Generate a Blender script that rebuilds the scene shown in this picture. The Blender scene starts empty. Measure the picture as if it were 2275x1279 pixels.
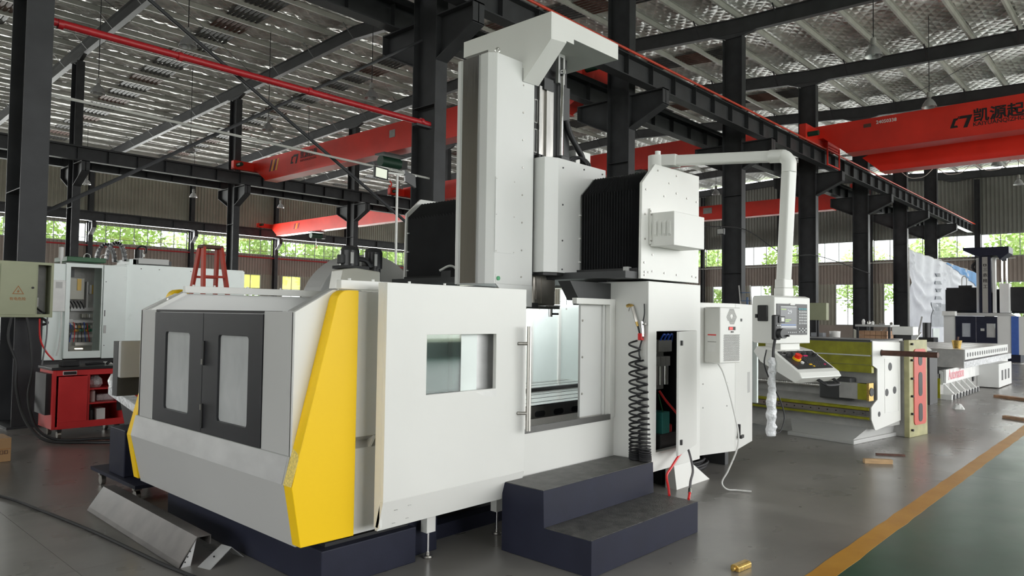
import bpy, bmesh, math, random
from mathutils import Vector, Matrix
random.seed(7)
S = bpy.context.scene
COL = S.collection
PI = math.pi

# ------------------------------------------------------------------ camera
def look(yaw, pitch, roll):
    cy, sy, cp, sp, cr, sr = math.cos(yaw), math.sin(yaw), math.cos(pitch), math.sin(pitch), math.cos(roll), math.sin(roll)
    f = Vector((cy*cp, sy*cp, sp)); r = Vector((sy, -cy, 0)); d = f.cross(r)
    r2 = r*cr + d*sr; d2 = -r*sr + d*cr
    return Matrix(((r2.x, -d2.x, -f.x, 0), (r2.y, -d2.y, -f.y, 0), (r2.z, -d2.z, -f.z, 1.6), (0, 0, 0, 1)))
cam = bpy.data.cameras.new('camera'); camo = bpy.data.objects.new('camera', cam); COL.objects.link(camo)
camo.matrix_world = look(0.744206, 0.036947, -0.013638)
cam.sensor_width = 36; cam.sensor_fit = 'HORIZONTAL'; cam.lens = 36*1594.08/2275; cam.clip_end = 400
S.camera = camo

# ------------------------------------------------------------------ sky, daylight at the openings, exposure
W = bpy.data.worlds.new('world'); S.world = W; W.use_nodes = True
bg = W.node_tree.nodes['Background']; bg.inputs[0].default_value = (0.965, 0.985, 0.985, 1); bg.inputs[1].default_value = 3.9
def area(name, loc, rot, sx, sy, power, col=(1, 1, 1)):
    l = bpy.data.lights.new(name, 'AREA'); l.shape = 'RECTANGLE'; l.size = sx; l.size_y = sy; l.energy = power; l.color = col
    o = bpy.data.objects.new(name, l); o.location = loc; o.rotation_euler = rot; COL.objects.link(o); return o
# daylight through the open side of the hall (behind and right of the camera) and the far windows, plus an added end fill
area('daylight_open_side', (29, -12.6, 4.2), (PI/2, 0, 0), 58, 7.0, 2700, (1.0, 0.995, 0.97))
area('added_end_fill', (-7.6, 2.0, 3.2), (PI/2, 0, -PI/2), 12, 5.0, 170, (0.97, 0.99, 1.0))  # added fill for the faces turned to the near left
area('daylight_far_windows', (24, 57.2, 7.1), (PI/2, 0, PI), 60, 1.3, 9000, (0.98, 1.0, 0.96))
area('daylight_end_windows', (60.2, 24, 7.0), (PI/2, 0, PI/2), 60, 1.5, 3200, (0.98, 1.0, 0.98))
S.view_settings.view_transform = 'Standard'; S.view_settings.look = 'None'
S.view_settings.exposure = 0.0; S.view_settings.gamma = 1.0; S.view_settings.use_curve_mapping = False
try:
    S.cycles.use_denoising = True
    S.cycles.max_bounces = 7; S.cycles.diffuse_bounces = 4; S.cycles.glossy_bounces = 3
    S.cycles.transparent_max_bounces = 12; S.cycles.sample_clamp_indirect = 6.0
    S.cycles.caustics_reflective = False; S.cycles.caustics_refractive = False
except Exception:
    pass

# ------------------------------------------------------------------ materials
MATS = {}
def pm(name, rgb, rough=0.45, metal=0.0, var=0.10, scale=4.0, bump=0.0, bscale=40.0, spec=0.5, coat=0.0, stretch=None):
    m = bpy.data.materials.new(name); m.use_nodes = True; nt = m.node_tree; n = nt.nodes; L = nt.links
    b = n['Principled BSDF']; b.inputs['Roughness'].default_value = rough; b.inputs['Metallic'].default_value = metal
    b.inputs['Specular IOR Level'].default_value = spec; b.inputs['Coat Weight'].default_value = coat
    tc = n.new('ShaderNodeTexCoord'); src = tc.outputs['Object']
    if stretch:
        mp = n.new('ShaderNodeMapping'); mp.inputs['Scale'].default_value = stretch; L.new(src, mp.inputs['Vector']); src = mp.outputs['Vector']
    nz = n.new('ShaderNodeTexNoise'); nz.inputs['Scale'].default_value = scale; nz.inputs['Detail'].default_value = 5
    L.new(src, nz.inputs['Vector'])
    cr = n.new('ShaderNodeValToRGB'); e = cr.color_ramp.elements
    e[0].position = 0.3; e[1].position = 0.7
    e[0].color = (*[c*(1-var) for c in rgb], 1); e[1].color = (*[min(1, c*(1+var)) for c in rgb], 1)
    L.new(nz.outputs['Fac'], cr.inputs['Fac']); L.new(cr.outputs['Color'], b.inputs['Base Color'])
    mr = n.new('ShaderNodeMapRange'); mr.inputs[3].default_value = max(0.02, rough-0.07); mr.inputs[4].default_value = min(1, rough+0.07)
    L.new(nz.outputs['Fac'], mr.inputs[0]); L.new(mr.outputs[0], b.inputs['Roughness'])
    if bump:
        nb = n.new('ShaderNodeTexNoise'); nb.inputs['Scale'].default_value = bscale; nb.inputs['Detail'].default_value = 3
        L.new(src, nb.inputs['Vector'])
        bp = n.new('ShaderNodeBump'); bp.inputs['Strength'].default_value = bump; bp.inputs['Distance'].default_value = 0.02
        L.new(nb.outputs['Fac'], bp.inputs['Height']); L.new(bp.outputs['Normal'], b.inputs['Normal'])
    MATS[name] = m; return m
pm('white', (0.78, 0.78, 0.75), 0.34, var=0.025, scale=1.5)
pm('cover_white', (0.74, 0.745, 0.73), 0.38, var=0.03, scale=1.5)
pm('panel_grey', (0.50, 0.50, 0.49), 0.42, var=0.03, scale=1.5)
pm('bare_sheet', (0.66, 0.66, 0.66), 0.36, metal=0.35, var=0.10, scale=3.5, stretch=(1, 1, 2))
pm('mirror_strip', (0.50, 0.48, 0.45), 0.17, metal=1.0, var=0.06, scale=5, stretch=(20, 20, 0.6))
pm('scuffed_sheet', (0.115, 0.105, 0.100), 0.42, metal=0.4, var=0.42, scale=4.0)
pm('yellow', (0.97, 0.62, 0.008), 0.42, var=0.03, scale=1.2, spec=0.3)
pm('yellow_speck', (0.80, 0.62, 0.16), 0.5, var=0.25, scale=90)
pm('door_black', (0.022, 0.022, 0.026), 0.42, var=0.15, scale=8, bump=0.05, bscale=250)
pm('black', (0.012, 0.012, 0.013), 0.5)
pm('rubber', (0.016, 0.016, 0.018), 0.55)
pm('bellows', (0.019, 0.019, 0.021), 0.55, var=0.2, spec=0.35)
pm('sill_grey', (0.115, 0.113, 0.108), 0.4, metal=0.2, var=0.12)
pm('navy', (0.020, 0.022, 0.039), 0.5, var=0.14, scale=5, bump=0.04, bscale=160, spec=0.22)
pm('tread', (0.085, 0.083, 0.078), 0.45, var=0.5, scale=14, bump=0.35, bscale=120)
pm('steel', (0.62, 0.61, 0.59), 0.22, metal=1.0, var=0.08, scale=6, stretch=(6, 6, 0.4))
pm('satin_steel', (0.52, 0.50, 0.47), 0.34, metal=1.0, var=0.10, scale=5, stretch=(20, 20, 0.6))
pm('chrome', (0.85, 0.85, 0.86), 0.10, metal=1.0, var=0.02)
pm('spindle_steel', (0.46, 0.43, 0.385), 0.40, metal=0.45, var=0.12, scale=8)
pm('cast_dark', (0.045, 0.046, 0.048), 0.5, var=0.15)
pm('cast_grey', (0.38, 0.375, 0.36), 0.55, var=0.12, scale=7, bump=0.1)
pm('column_paint', (0.046, 0.047, 0.051), 0.5, var=0.18, scale=2.5, spec=0.25)
pm('rafter_paint', (0.045, 0.046, 0.050), 0.5, var=0.2, scale=2)
pm('purlin', (0.54, 0.54, 0.51), 0.5, metal=0.1, var=0.12, scale=2)
pm('crane_red', (0.82, 0.034, 0.017), 0.42, var=0.12, scale=0.8)
pm('pipe_red', (0.42, 0.012, 0.018), 0.4, var=0.1)
pm('rail_red', (0.62, 0.05, 0.02), 0.5, var=0.2)
pm('cart_red', (0.64, 0.040, 0.042), 0.36, var=0.08)
pm('ladder_red', (0.55, 0.060, 0.035), 0.5, var=0.12)
pm('wall_sheet', (0.34, 0.325, 0.27), 0.6, var=0.12, scale=0.7)
pm('wall_brown', (0.30, 0.25, 0.22), 0.6, var=0.12, scale=0.7)
pm('wall_shade', (0.22, 0.22, 0.20), 0.6, var=0.12, scale=0.7)  # darker sheet colour, paints the shade on the upper end wall
pm('frame_alu', (0.30, 0.31, 0.31), 0.45, metal=0.3)
pm('concrete', (0.20, 0.195, 0.185), 0.7, var=0.2, scale=3)
pm('olive_box', (0.36, 0.38, 0.25), 0.45, var=0.04)
pm('orange_mark', (0.36, 0.13, 0.025), 0.6)
pm('green_paint', (0.03, 0.12, 0.05), 0.5)
pm('mint', (0.84, 0.91, 0.885), 0.3, var=0.02)
pm('primer_olive', (0.40, 0.38, 0.20), 0.5, var=0.2, scale=6)
pm('way_olive', (0.30, 0.29, 0.015), 0.32, var=0.25, scale=7)
pm('primer_red', (0.60, 0.11, 0.085), 0.5, var=0.08)
pm('rust', (0.12, 0.055, 0.04), 0.6, var=0.25, scale=20)
pm('wood', (0.55, 0.36, 0.19), 0.7, var=0.25, scale=8, stretch=(1, 12, 12))
pm('plank', (0.42, 0.25, 0.15), 0.7, var=0.25, scale=8)
pm('cardboard', (0.42, 0.25, 0.12), 0.8, var=0.08)
pm('brass', (0.60, 0.40, 0.12), 0.35, metal=0.8, var=0.3, scale=60)
pm('hose_red', (0.75, 0.03, 0.03), 0.35)
pm('hose_grey', (0.14, 0.14, 0.15), 0.4)
pm('clear_hose', (0.72, 0.72, 0.70), 0.25)
pm('plastic_wrap', (0.70, 0.71, 0.73), 0.15, var=0.25, scale=22, bump=0.9, bscale=30)
pm('key_black', (0.02, 0.02, 0.022), 0.4)
pm('key_grey', (0.55, 0.56, 0.57), 0.5)
pm('key_teal', (0.08, 0.32, 0.36), 0.5)
pm('screen_dark', (0.03, 0.032, 0.035), 0.12, var=0.05)
pm('estop_red', (0.80, 0.03, 0.015), 0.3)
pm('sign_yellow', (0.9, 0.55, 0.02), 0.4)
pm('magenta', (0.75, 0.03, 0.16), 0.4)
pm('green_led', (0.05, 0.35, 0.14), 0.35)
pm('hoist_green', (0.012, 0.055, 0.032), 0.5)
pm('blue_tube', (0.03, 0.10, 0.5), 0.4)
pm('pcb_green', (0.02, 0.22, 0.12), 0.4)
pm('pcb_amber', (0.65, 0.40, 0.04), 0.4)
pm('motor_black', (0.02, 0.02, 0.022), 0.35)
pm('sand_cover', (0.44, 0.43, 0.37), 0.45, var=0.05)
pm('banner_white', (0.72, 0.74, 0.80), 0.55, var=0.06, scale=3)
pm('banner_blue', (0.10, 0.30, 0.62), 0.55, var=0.15, scale=3)
pm('print_grey', (0.42, 0.44, 0.48), 0.6)
pm('ink', (0.012, 0.011, 0.012), 0.5)
pm('ink_white', (0.85, 0.83, 0.80), 0.5)
pm('ink_pink', (0.75, 0.28, 0.32), 0.5)
pm('lamp_alu', (0.50, 0.50, 0.51), 0.32, metal=0.5)
pm('leaf', (0.62, 0.76, 0.34), 0.6, var=0.3, scale=0.6)
pm('bark', (0.10, 0.07, 0.05), 0.9)
pm('ground_out', (0.30, 0.33, 0.22), 0.9)
pm('blue_paint', (0.05, 0.12, 0.42), 0.4)
pm('label_white', (0.8, 0.8, 0.78), 0.5)
pm('crate_blue', (0.12, 0.20, 0.36), 0.5)
pm('teal_block', (0.05, 0.30, 0.27), 0.5)

def glassmat(name, tint, gloss=0.08):
    m = bpy.data.materials.new(name); m.use_nodes = True; nt = m.node_tree; n = nt.nodes; L = nt.links
    n.remove(n['Principled BSDF']); out = n['Material Output']
    t = n.new('ShaderNodeBsdfTransparent'); t.inputs[0].default_value = (*tint, 1)
    g = n.new('ShaderNodeBsdfGlossy'); g.inputs['Roughness'].default_value = 0.03
    lw = n.new('ShaderNodeFresnel'); lw.inputs[0].default_value = 1.45
    ad = n.new('ShaderNodeMath'); ad.operation = 'ADD'; ad.inputs[1].default_value = gloss
    mx = n.new('ShaderNodeMixShader'); L.new(lw.outputs[0], ad.inputs[0]); L.new(ad.outputs[0], mx.inputs[0])
    L.new(t.outputs[0], mx.inputs[1]); L.new(g.outputs[0], mx.inputs[2]); L.new(mx.outputs[0], out.inputs[0])
    MATS[name] = m; return m
glassmat('glass', (0.93, 0.96, 0.95), 0.02)
glassmat('door_glass', (0.62, 0.66, 0.66), 0.12)
def hazeglass(name, rgb, k):
    m = MATS[name]; nt = m.node_tree; n = nt.nodes; L = nt.links; out = n['Material Output']; src = out.inputs[0].links[0].from_socket
    d = n.new('ShaderNodeBsdfDiffuse'); d.inputs[0].default_value = (*rgb, 1); nz = n.new('ShaderNodeTexNoise'); nz.inputs['Scale'].default_value = 2.2; nz.inputs['Distortion'].default_value = 0.4
    mr = n.new('ShaderNodeMapRange'); mr.inputs[3].default_value = k-0.12; mr.inputs[4].default_value = k+0.12; L.new(nz.outputs[0], mr.inputs[0])
    mx = n.new('ShaderNodeMixShader'); L.new(mr.outputs[0], mx.inputs[0]); L.new(src, mx.inputs[1]); L.new(d.outputs[0], mx.inputs[2]); L.new(mx.outputs[0], out.inputs[0])
hazeglass('door_glass', (0.72, 0.73, 0.73), 0.55)   # milky film; its pale tone stands in for the lit interior behind
glassmat('tint_glass', (0.55, 0.62, 0.60), 0.10)
glassmat('film', (0.80, 0.82, 0.84), 0.15)
# yellowed paper behind some panes lets light through
def paper(name, rgb, e):
    m = bpy.data.materials.new(name); m.use_nodes = True; nt = m.node_tree; n = nt.nodes; L = nt.links
    n.remove(n['Principled BSDF']); t = n.new('ShaderNodeBsdfTranslucent'); t.inputs[0].default_value = (*rgb, 1)
    d = n.new('ShaderNodeBsdfTransparent'); d.inputs[0].default_value = (*rgb, 1); mx = n.new('ShaderNodeMixShader'); mx.inputs[0].default_value = 0.45
    L.new(t.outputs[0], mx.inputs[1]); L.new(d.outputs[0], mx.inputs[2]); L.new(mx.outputs[0], n['Material Output'].inputs[0]); MATS[name] = m
paper('yellow_film', (0.95, 0.88, 0.52), 0)

def emit(name, rgb, s):
    m = bpy.data.materials.new(name); m.use_nodes = True; b = m.node_tree.nodes['Principled BSDF']
    b.inputs['Base Color'].default_value = (*[c*0.3 for c in rgb], 1); b.inputs['Emission Color'].default_value = (*rgb, 1); b.inputs['Emission Strength'].default_value = s
    b.inputs['Roughness'].default_value = 0.3; MATS[name] = m
emit('screen_on', (0.16, 0.17, 0.18), 0.55); emit('screen_text', (0.75, 0.78, 0.8), 0.6); emit('screen_green', (0.4, 0.6, 0.15), 0.5)
emit('screen_blue', (0.12, 0.25, 0.6), 0.5); emit('led_red', (0.9, 0.04, 0.03), 0.9); emit('led_warm', (1, 0.9, 0.7), 1.6); emit('flood_on', (0.85, 0.9, 0.75), 0.8)

def floor_mat(name, rgb, rgb2, rough, var_scale):
    m = bpy.data.materials.new(name); m.use_nodes = True; nt = m.node_tree; n = nt.nodes; L = nt.links
    b = n['Principled BSDF']; geo = n.new('ShaderNodeNewGeometry')
    a = n.new('ShaderNodeTexNoise'); a.inputs['Scale'].default_value = var_scale; a.inputs['Detail'].default_value = 7; a.inputs['Roughness'].default_value = 0.62
    s2 = n.new('ShaderNodeTexNoise'); s2.inputs['Scale'].default_value = 2.0; s2.inputs['Detail'].default_value = 3
    mp = n.new('ShaderNodeMapping'); mp.inputs['Rotation'].default_value = (0, 0, 0.5); mp.inputs['Scale'].default_value = (0.8, 1.3, 1)
    L.new(geo.outputs['Position'], a.inputs['Vector']); L.new(geo.outputs['Position'], mp.inputs['Vector']); L.new(mp.outputs[0], s2.inputs['Vector'])
    r = n.new('ShaderNodeValToRGB'); r.color_ramp.elements[0].color = (*rgb, 1); r.color_ramp.elements[1].color = (*rgb2, 1)
    r.color_ramp.elements[0].position = 0.35; r.color_ramp.elements[1].position = 0.68; L.new(a.outputs['Fac'], r.inputs['Fac'])
    r2 = n.new('ShaderNodeValToRGB'); r2.color_ramp.elements[0].position = 0.30; r2.color_ramp.elements[0].color = (0.55, 0.54, 0.52, 1)
    r2.color_ramp.elements[1].position = 0.42; r2.color_ramp.elements[1].color = (1, 1, 1, 1); L.new(s2.outputs['Fac'], r2.inputs['Fac'])
    mx = n.new('ShaderNodeMix'); mx.data_type = 'RGBA'; mx.blend_type = 'MULTIPLY'; mx.inputs[0].default_value = 0.14
    L.new(r.outputs[0], mx.inputs[6]); L.new(r2.outputs[0], mx.inputs[7]); L.new(mx.outputs[2], b.inputs['Base Color'])
    rr = n.new('ShaderNodeMapRange'); rr.inputs[3].default_value = rough-0.05; rr.inputs[4].default_value = rough+0.09
    L.new(s2.outputs['Fac'], rr.inputs[0]); L.new(rr.outputs[0], b.inputs['Roughness'])
    bp = n.new('ShaderNodeBump'); bp.inputs['Strength'].default_value = 0.03; bp.inputs['Distance'].default_value = 0.02
    L.new(a.outputs['Fac'], bp.inputs['Height']); L.new(bp.outputs[0], b.inputs['Normal'])
    MATS[name] = m
floor_mat('floor_grey', (0.190, 0.182, 0.170), (0.270, 0.256, 0.240), 0.27, 0.9)
floor_mat('floor_green', (0.017, 0.070, 0.044), (0.030, 0.104, 0.068), 0.30, 1.3)
floor_mat('line_yellow', (0.50, 0.23, 0.02), (0.60, 0.30, 0.04), 0.42, 2.0)

def foil():
    m = bpy.data.materials.new('foil'); m.use_nodes = True; nt = m.node_tree; n = nt.nodes; L = nt.links
    b = n['Principled BSDF']; b.inputs['Metallic'].default_value = 0.45; b.inputs['Base Color'].default_value = (0.62, 0.62, 0.60, 1)
    b.inputs['Roughness'].default_value = 0.36
    geo = n.new('ShaderNodeNewGeometry')
    nz = n.new('ShaderNodeTexNoise'); nz.inputs['Scale'].default_value = 0.9; nz.inputs['Detail'].default_value = 6; L.new(geo.outputs['Position'], nz.inputs['Vector'])
    hs = []
    for a in (0.95, -0.95):
        mp = n.new('ShaderNodeMapping'); mp.inputs['Rotation'].default_value = (0, 0, a); L.new(geo.outputs['Position'], mp.inputs['Vector'])
        w = n.new('ShaderNodeTexWave'); w.inputs['Scale'].default_value = 1.0; w.inputs['Distortion'].default_value = 1.2; w.inputs['Detail'].default_value = 1
        L.new(mp.outputs[0], w.inputs['Vector']); hs.append(w.outputs['Fac'])
    ad = n.new('ShaderNodeMath'); ad.operation = 'MINIMUM'; L.new(hs[0], ad.inputs[0]); L.new(hs[1], ad.inputs[1])
    a2 = n.new('ShaderNodeMath'); a2.operation = 'ADD'; L.new(ad.outputs[0], a2.inputs[0])
    m2 = n.new('ShaderNodeMath'); m2.operation = 'MULTIPLY'; m2.inputs[1].default_value = 3.5; L.new(nz.outputs['Fac'], m2.inputs[0]); L.new(m2.outputs[0], a2.inputs[1])
    bp = n.new('ShaderNodeBump'); bp.inputs['Strength'].default_value = 0.9; bp.inputs['Distance'].default_value = 0.07
    L.new(a2.outputs[0], bp.inputs['Height']); L.new(bp.outputs[0], b.inputs['Normal'])
    cr = n.new('ShaderNodeValToRGB'); cr.color_ramp.elements[0].color = (0.50, 0.485, 0.46, 1); cr.color_ramp.elements[1].color = (0.92, 0.92, 0.90, 1)
    cr.color_ramp.elements[0].position = 0.32; cr.color_ramp.elements[1].position = 0.62
    L.new(nz.outputs['Fac'], cr.inputs[0]); L.new(cr.outputs[0], b.inputs['Base Color'])
    MATS['foil'] = m
foil()

# ------------------------------------------------------------------ helpers
OFF = {}
class MB:
    def __init__(s): s.v = []; s.f = []
    def add(s, vs, fs):
        k = len(s.v); s.v += [tuple(p) for p in vs]; s.f += [tuple(i+k for i in f) for f in fs]; return s
    def box(s, x0, x1, y0, y1, z0, z1):
        return s.add([(x0,y0,z0),(x1,y0,z0),(x1,y1,z0),(x0,y1,z0),(x0,y0,z1),(x1,y0,z1),(x1,y1,z1),(x0,y1,z1)],
                     [(0,3,2,1),(4,5,6,7),(0,1,5,4),(1,2,6,5),(2,3,7,6),(3,0,4,7)])
    def prism(s, poly, ax, a, b):
        n = len(poly)
        mk = {'X': lambda p, t: (t, p[0], p[1]), 'Y': lambda p, t: (p[0], t, p[1]), 'Z': lambda p, t: (p[0], p[1], t)}[ax]
        return s.add([mk(p, a) for p in poly]+[mk(p, b) for p in poly],
                     [tuple(range(n)), tuple(range(2*n-1, n-1, -1))]+[(i, (i+1) % n, n+(i+1) % n, n+i) for i in range(n)])
    def loft(s, A, B):
        n = len(A)
        return s.add(list(A)+list(B), [tuple(range(n)), tuple(range(2*n-1, n-1, -1))]+[(i, (i+1) % n, n+(i+1) % n, n+i) for i in range(n)])
    def cyl(s, p0, p1, r, n=14, r1=None):
        p0 = Vector(p0); p1 = Vector(p1); d = (p1-p0).normalized(); r1 = r if r1 is None else r1
        u = d.cross(Vector((0, 0, 1)) if abs(d.z) < 0.9 else Vector((1, 0, 0))).normalized(); w = d.cross(u)
        c = [(math.cos(2*PI*i/n), math.sin(2*PI*i/n)) for i in range(n)]
        return s.loft([p0+u*a*r+w*b*r for a, b in c], [p1+u*a*r1+w*b*r1 for a, b in c])
    def tube(s, pts, r, n=8):
        pts = [Vector(p) for p in pts]
        if 3 <= len(pts) <= 12:                       # round off hoses and cables given by a few points
            q = [pts[0]*2-pts[1]]+pts+[pts[-1]*2-pts[-2]]; R0 = r; out = []; rad = []
            for i in range(1, len(q)-2):
                for j in range(5):
                    t = j/5; a, b, c, d = q[i-1:i+3]
                    out.append(((b*2)+(c-a)*t+(a*2-b*5+c*4-d)*t*t+(b*3-a-c*3+d)*t*t*t)*0.5)
                    if isinstance(R0, (list, tuple)): rad.append(R0[i-1]*(1-t)+R0[i]*t)
            out.append(pts[-1]); pts = out
            if isinstance(R0, (list, tuple)): rad.append(R0[-1]); r = rad
        k = len(s.v); m = len(pts); up = None
        for i, p in enumerate(pts):
            d = (pts[min(i+1, m-1)]-pts[max(i-1, 0)]).normalized()
            if up is None: up = d.cross(Vector((0, 0, 1)) if abs(d.z) < 0.9 else Vector((1, 0, 0))).normalized()
            up = (up-d*up.dot(d)).normalized(); w = d.cross(up)
            rr = r[i] if isinstance(r, (list, tuple)) else r
            for j in range(n):
                a = 2*PI*j/n; q = p+up*math.cos(a)*rr+w*math.sin(a)*rr; s.v.append((q.x, q.y, q.z))
        for i in range(m-1):
            for j in range(n):
                s.f.append((k+i*n+j, k+i*n+(j+1) % n, k+(i+1)*n+(j+1) % n, k+(i+1)*n+j))
        s.f.append(tuple(k+j for j in range(n-1, -1, -1))); s.f.append(tuple(k+(m-1)*n+j for j in range(n))); return s
    def bar(s, p0, p1, w, h):
        p0 = Vector(p0); p1 = Vector(p1); d = (p1-p0).normalized()
        u = d.cross(Vector((0, 0, 1)) if abs(d.z) < 0.95 else Vector((1, 0, 0))).normalized(); t = u.cross(d)
        c = [(-w/2, -h/2), (w/2, -h/2), (w/2, h/2), (-w/2, h/2)]
        return s.loft([p0+u*a+t*b for a, b in c], [p1+u*a+t*b for a, b in c])
    def lathe(s, prof, c=(0, 0, 0), n=20):
        k = len(s.v); m = len(prof)
        for r, z in prof:
            for j in range(n):
                a = 2*PI*j/n; s.v.append((c[0]+r*math.cos(a), c[1]+r*math.sin(a), c[2]+z))
        for i in range(m-1):
            for j in range(n):
                s.f.append((k+i*n+j, k+i*n+(j+1) % n, k+(i+1)*n+(j+1) % n, k+(i+1)*n+j))
        s.f.append(tuple(k+j for j in range(n-1, -1, -1))); s.f.append(tuple(k+(m-1)*n+j for j in range(n))); return s
    def plate(s, outer, holes, ax, a, b):
        """flat sheet with rectangular holes: outer (u0,u1,v0,v1), holes the same; axis ax from a to b"""
        us = sorted({outer[0], outer[1]} | {h[0] for h in holes} | {h[1] for h in holes}); vs = sorted({outer[2], outer[3]} | {h[2] for h in holes} | {h[3] for h in holes})
        solid = lambda i, j: 0 <= i < len(us)-1 and 0 <= j < len(vs)-1 and not any(h[0] <= (us[i]+us[i+1])/2 <= h[1] and h[2] <= (vs[j]+vs[j+1])/2 <= h[3] for h in holes)
        mk = {'X': lambda u, v, t: (t, u, v), 'Y': lambda u, v, t: (u, t, v), 'Z': lambda u, v, t: (u, v, t)}[ax]
        idx = {}
        def V(u, v, t):
            q = mk(u, v, t)
            if q not in idx: idx[q] = len(s.v); s.v.append(q)
            return idx[q]
        for i in range(len(us)-1):
            for j in range(len(vs)-1):
                if not solid(i, j): continue
                u0, u1, v0, v1 = us[i], us[i+1], vs[j], vs[j+1]
                for t in (a, b): s.f.append((V(u0, v0, t), V(u1, v0, t), V(u1, v1, t), V(u0, v1, t)))
                for di, dj, e in ((-1, 0, (u0, v0, u0, v1)), (1, 0, (u1, v0, u1, v1)), (0, -1, (u0, v0, u1, v0)), (0, 1, (u0, v1, u1, v1))):
                    if not solid(i+di, j+dj): s.f.append((V(e[0], e[1], a), V(e[2], e[3], a), V(e[2], e[3], b), V(e[0], e[1], b)))
        return s
    def build(s, name, mat, parent=None, bevel=0.0, smooth=False, flip=True):
        off = OFF.get(parent.name, (0, 0, 0)) if parent else None
        if off is None or parent is None:
            xs = [p[0] for p in s.v]; ys = [p[1] for p in s.v]; zs = [p[2] for p in s.v]
            off = ((min(xs)+max(xs))/2, (min(ys)+max(ys))/2, min(zs))
        me = bpy.data.meshes.new(name)
        me.from_pydata([(p[0]-off[0], p[1]-off[1], p[2]-off[2]) for p in s.v], [], s.f)
        bm = bmesh.new(); bm.from_mesh(me); bmesh.ops.recalc_face_normals(bm, faces=bm.faces); bm.to_mesh(me); bm.free()
        if smooth:
            for p in me.polygons: p.use_smooth = True
            try: me.set_sharp_from_angle(angle=0.7)
            except Exception: pass
        me.materials.append(MATS[mat])
        o = bpy.data.objects.new(name, me); COL.objects.link(o)
        if parent: o.parent = parent
        else: o.location = off
        OFF[o.name] = off
        if bevel:
            b = o.modifiers.new('bevel', 'BEVEL'); b.width = bevel; b.segments = 2; b.limit_method = 'ANGLE'; b.angle_limit = 0.6
        return o
def tag(o, label=None, cat=None, group=None, kind=None):
    if label: o['label'] = label
    if cat: o['category'] = cat
    if group: o['group'] = group
    if kind: o['kind'] = kind
    return o
def thing(name, label, cat, loc=(0, 0, 0), rz=0.0, group=None, local=False):
    """Empty at the thing's base; with local=True parts are built in its own frame, else in world coordinates"""
    o = bpy.data.objects.new(name, None); COL.objects.link(o); o.location = loc; o.rotation_euler = (0, 0, rz); o.empty_display_size = 0.2
    OFF[o.name] = (0, 0, 0) if local else tuple(loc)
    return tag(o, label, cat, group)
def struct(o): o['kind'] = 'structure'; return o
def inst(src, parent=None, delta=(0, 0, 0), name=None):
    """copy sharing the mesh, moved by delta"""
    o = src.copy(); COL.objects.link(o); o.name = name or src.name.split('.')[0]
    o.parent = parent if parent is not None else src.parent
    o.location = Vector(src.location)+Vector(delta); OFF[o.name] = OFF.get(src.name, (0, 0, 0)); return o
def copy_tree(o, loc=None, rz=None, label=None):
    r = o.copy(); COL.objects.link(r); r.parent = None
    if loc is not None: r.location = loc
    if rz is not None: r.rotation_euler = (0, 0, rz)
    if label: r['label'] = label
    for c in list(o.children):
        d = c.copy(); COL.objects.link(d); d.parent = r
        for g in list(c.children):
            h = g.copy(); COL.objects.link(h); h.parent = d
    return r
def text(name, body, size, mat, parent, origin, right, up, ext=0.0015, bold=0.0, align='LEFT'):
    """flat lettering as a mesh, laid in the plane (right, up) at origin"""
    cu = bpy.data.curves.new(name, 'FONT'); cu.body = body; cu.size = size; cu.extrude = ext; cu.offset = bold; cu.align_x = align
    cu.resolution_u = 2
    t = bpy.data.objects.new(name, cu); COL.objects.link(t); dg = bpy.context.evaluated_depsgraph_get(); dg.update()
    me = bpy.data.meshes.new_from_object(t.evaluated_get(dg)); bpy.data.objects.remove(t)
    off = Vector(OFF.get(parent.name, (0, 0, 0))); R = Vector(right).normalized(); U = Vector(up).normalized(); N = R.cross(U)
    M = Matrix(((R.x, U.x, N.x, origin[0]-off.x), (R.y, U.y, N.y, origin[1]-off.y), (R.z, U.z, N.z, origin[2]-off.z), (0, 0, 0, 1)))
    me.transform(M); me.materials.clear(); me.materials.append(MATS[mat])
    o = bpy.data.objects.new(name, me); COL.objects.link(o); o.parent = parent; OFF[o.name] = tuple(off); return o
def lerp(a, b, t): return a+(b-a)*t
ORD = ['first', 'second', 'third', 'fourth', 'fifth', 'sixth', 'seventh', 'eighth', 'ninth', 'tenth', 'eleventh', 'twelfth']
# ================================================================== THE HALL
CX = lambda k: 2.71+7.27*k
YA, YB, YW, XE = 11.68, 35.4, 57.7, 60.9
YF, XL = -13.2, -8.2
PROF = [(58.2, 11.75), (25.0, 13.0), (11.45, 11.95), (-13.5, 11.3)]
def zr(y):
    for (a, za), (b, zb) in zip(PROF, PROF[1:]):
        if y >= b: return za+(zb-za)*(a-y)/(a-b)
    return PROF[-1][1]

# ---- floor: slabs with sawn joints over a dark sub-floor, painted walkway and line
fl = struct(MB().box(XL, XE, YF, YW, -0.25, -0.003).build('floor', 'concrete'))
fl['label'] = 'grey glossy epoxy floor of the hall'
xs = [XL]+[8.75+3.635*1.0*i*2 for i in range(-2, 8)]+[XE]; ys = [YF, -5.2, 1.63, 4.95, 11.0, 17.0, 23.0, 29.0, 35.0, 41.0, 47.0, YW]
for i in range(len(xs)-1):
    for j in range(len(ys)-1):
        m = 'floor_green' if ys[j+1] <= 1.64 else 'floor_grey'
        MB().box(xs[i]+0.0015, xs[i+1]-0.0015, ys[j]+(0.0015 if ys[j] != 1.63 else 0), ys[j+1]-(0.0015 if ys[j+1] != 1.63 else 0), -0.003, 0.0).build('floor_slab', m, fl)
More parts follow.
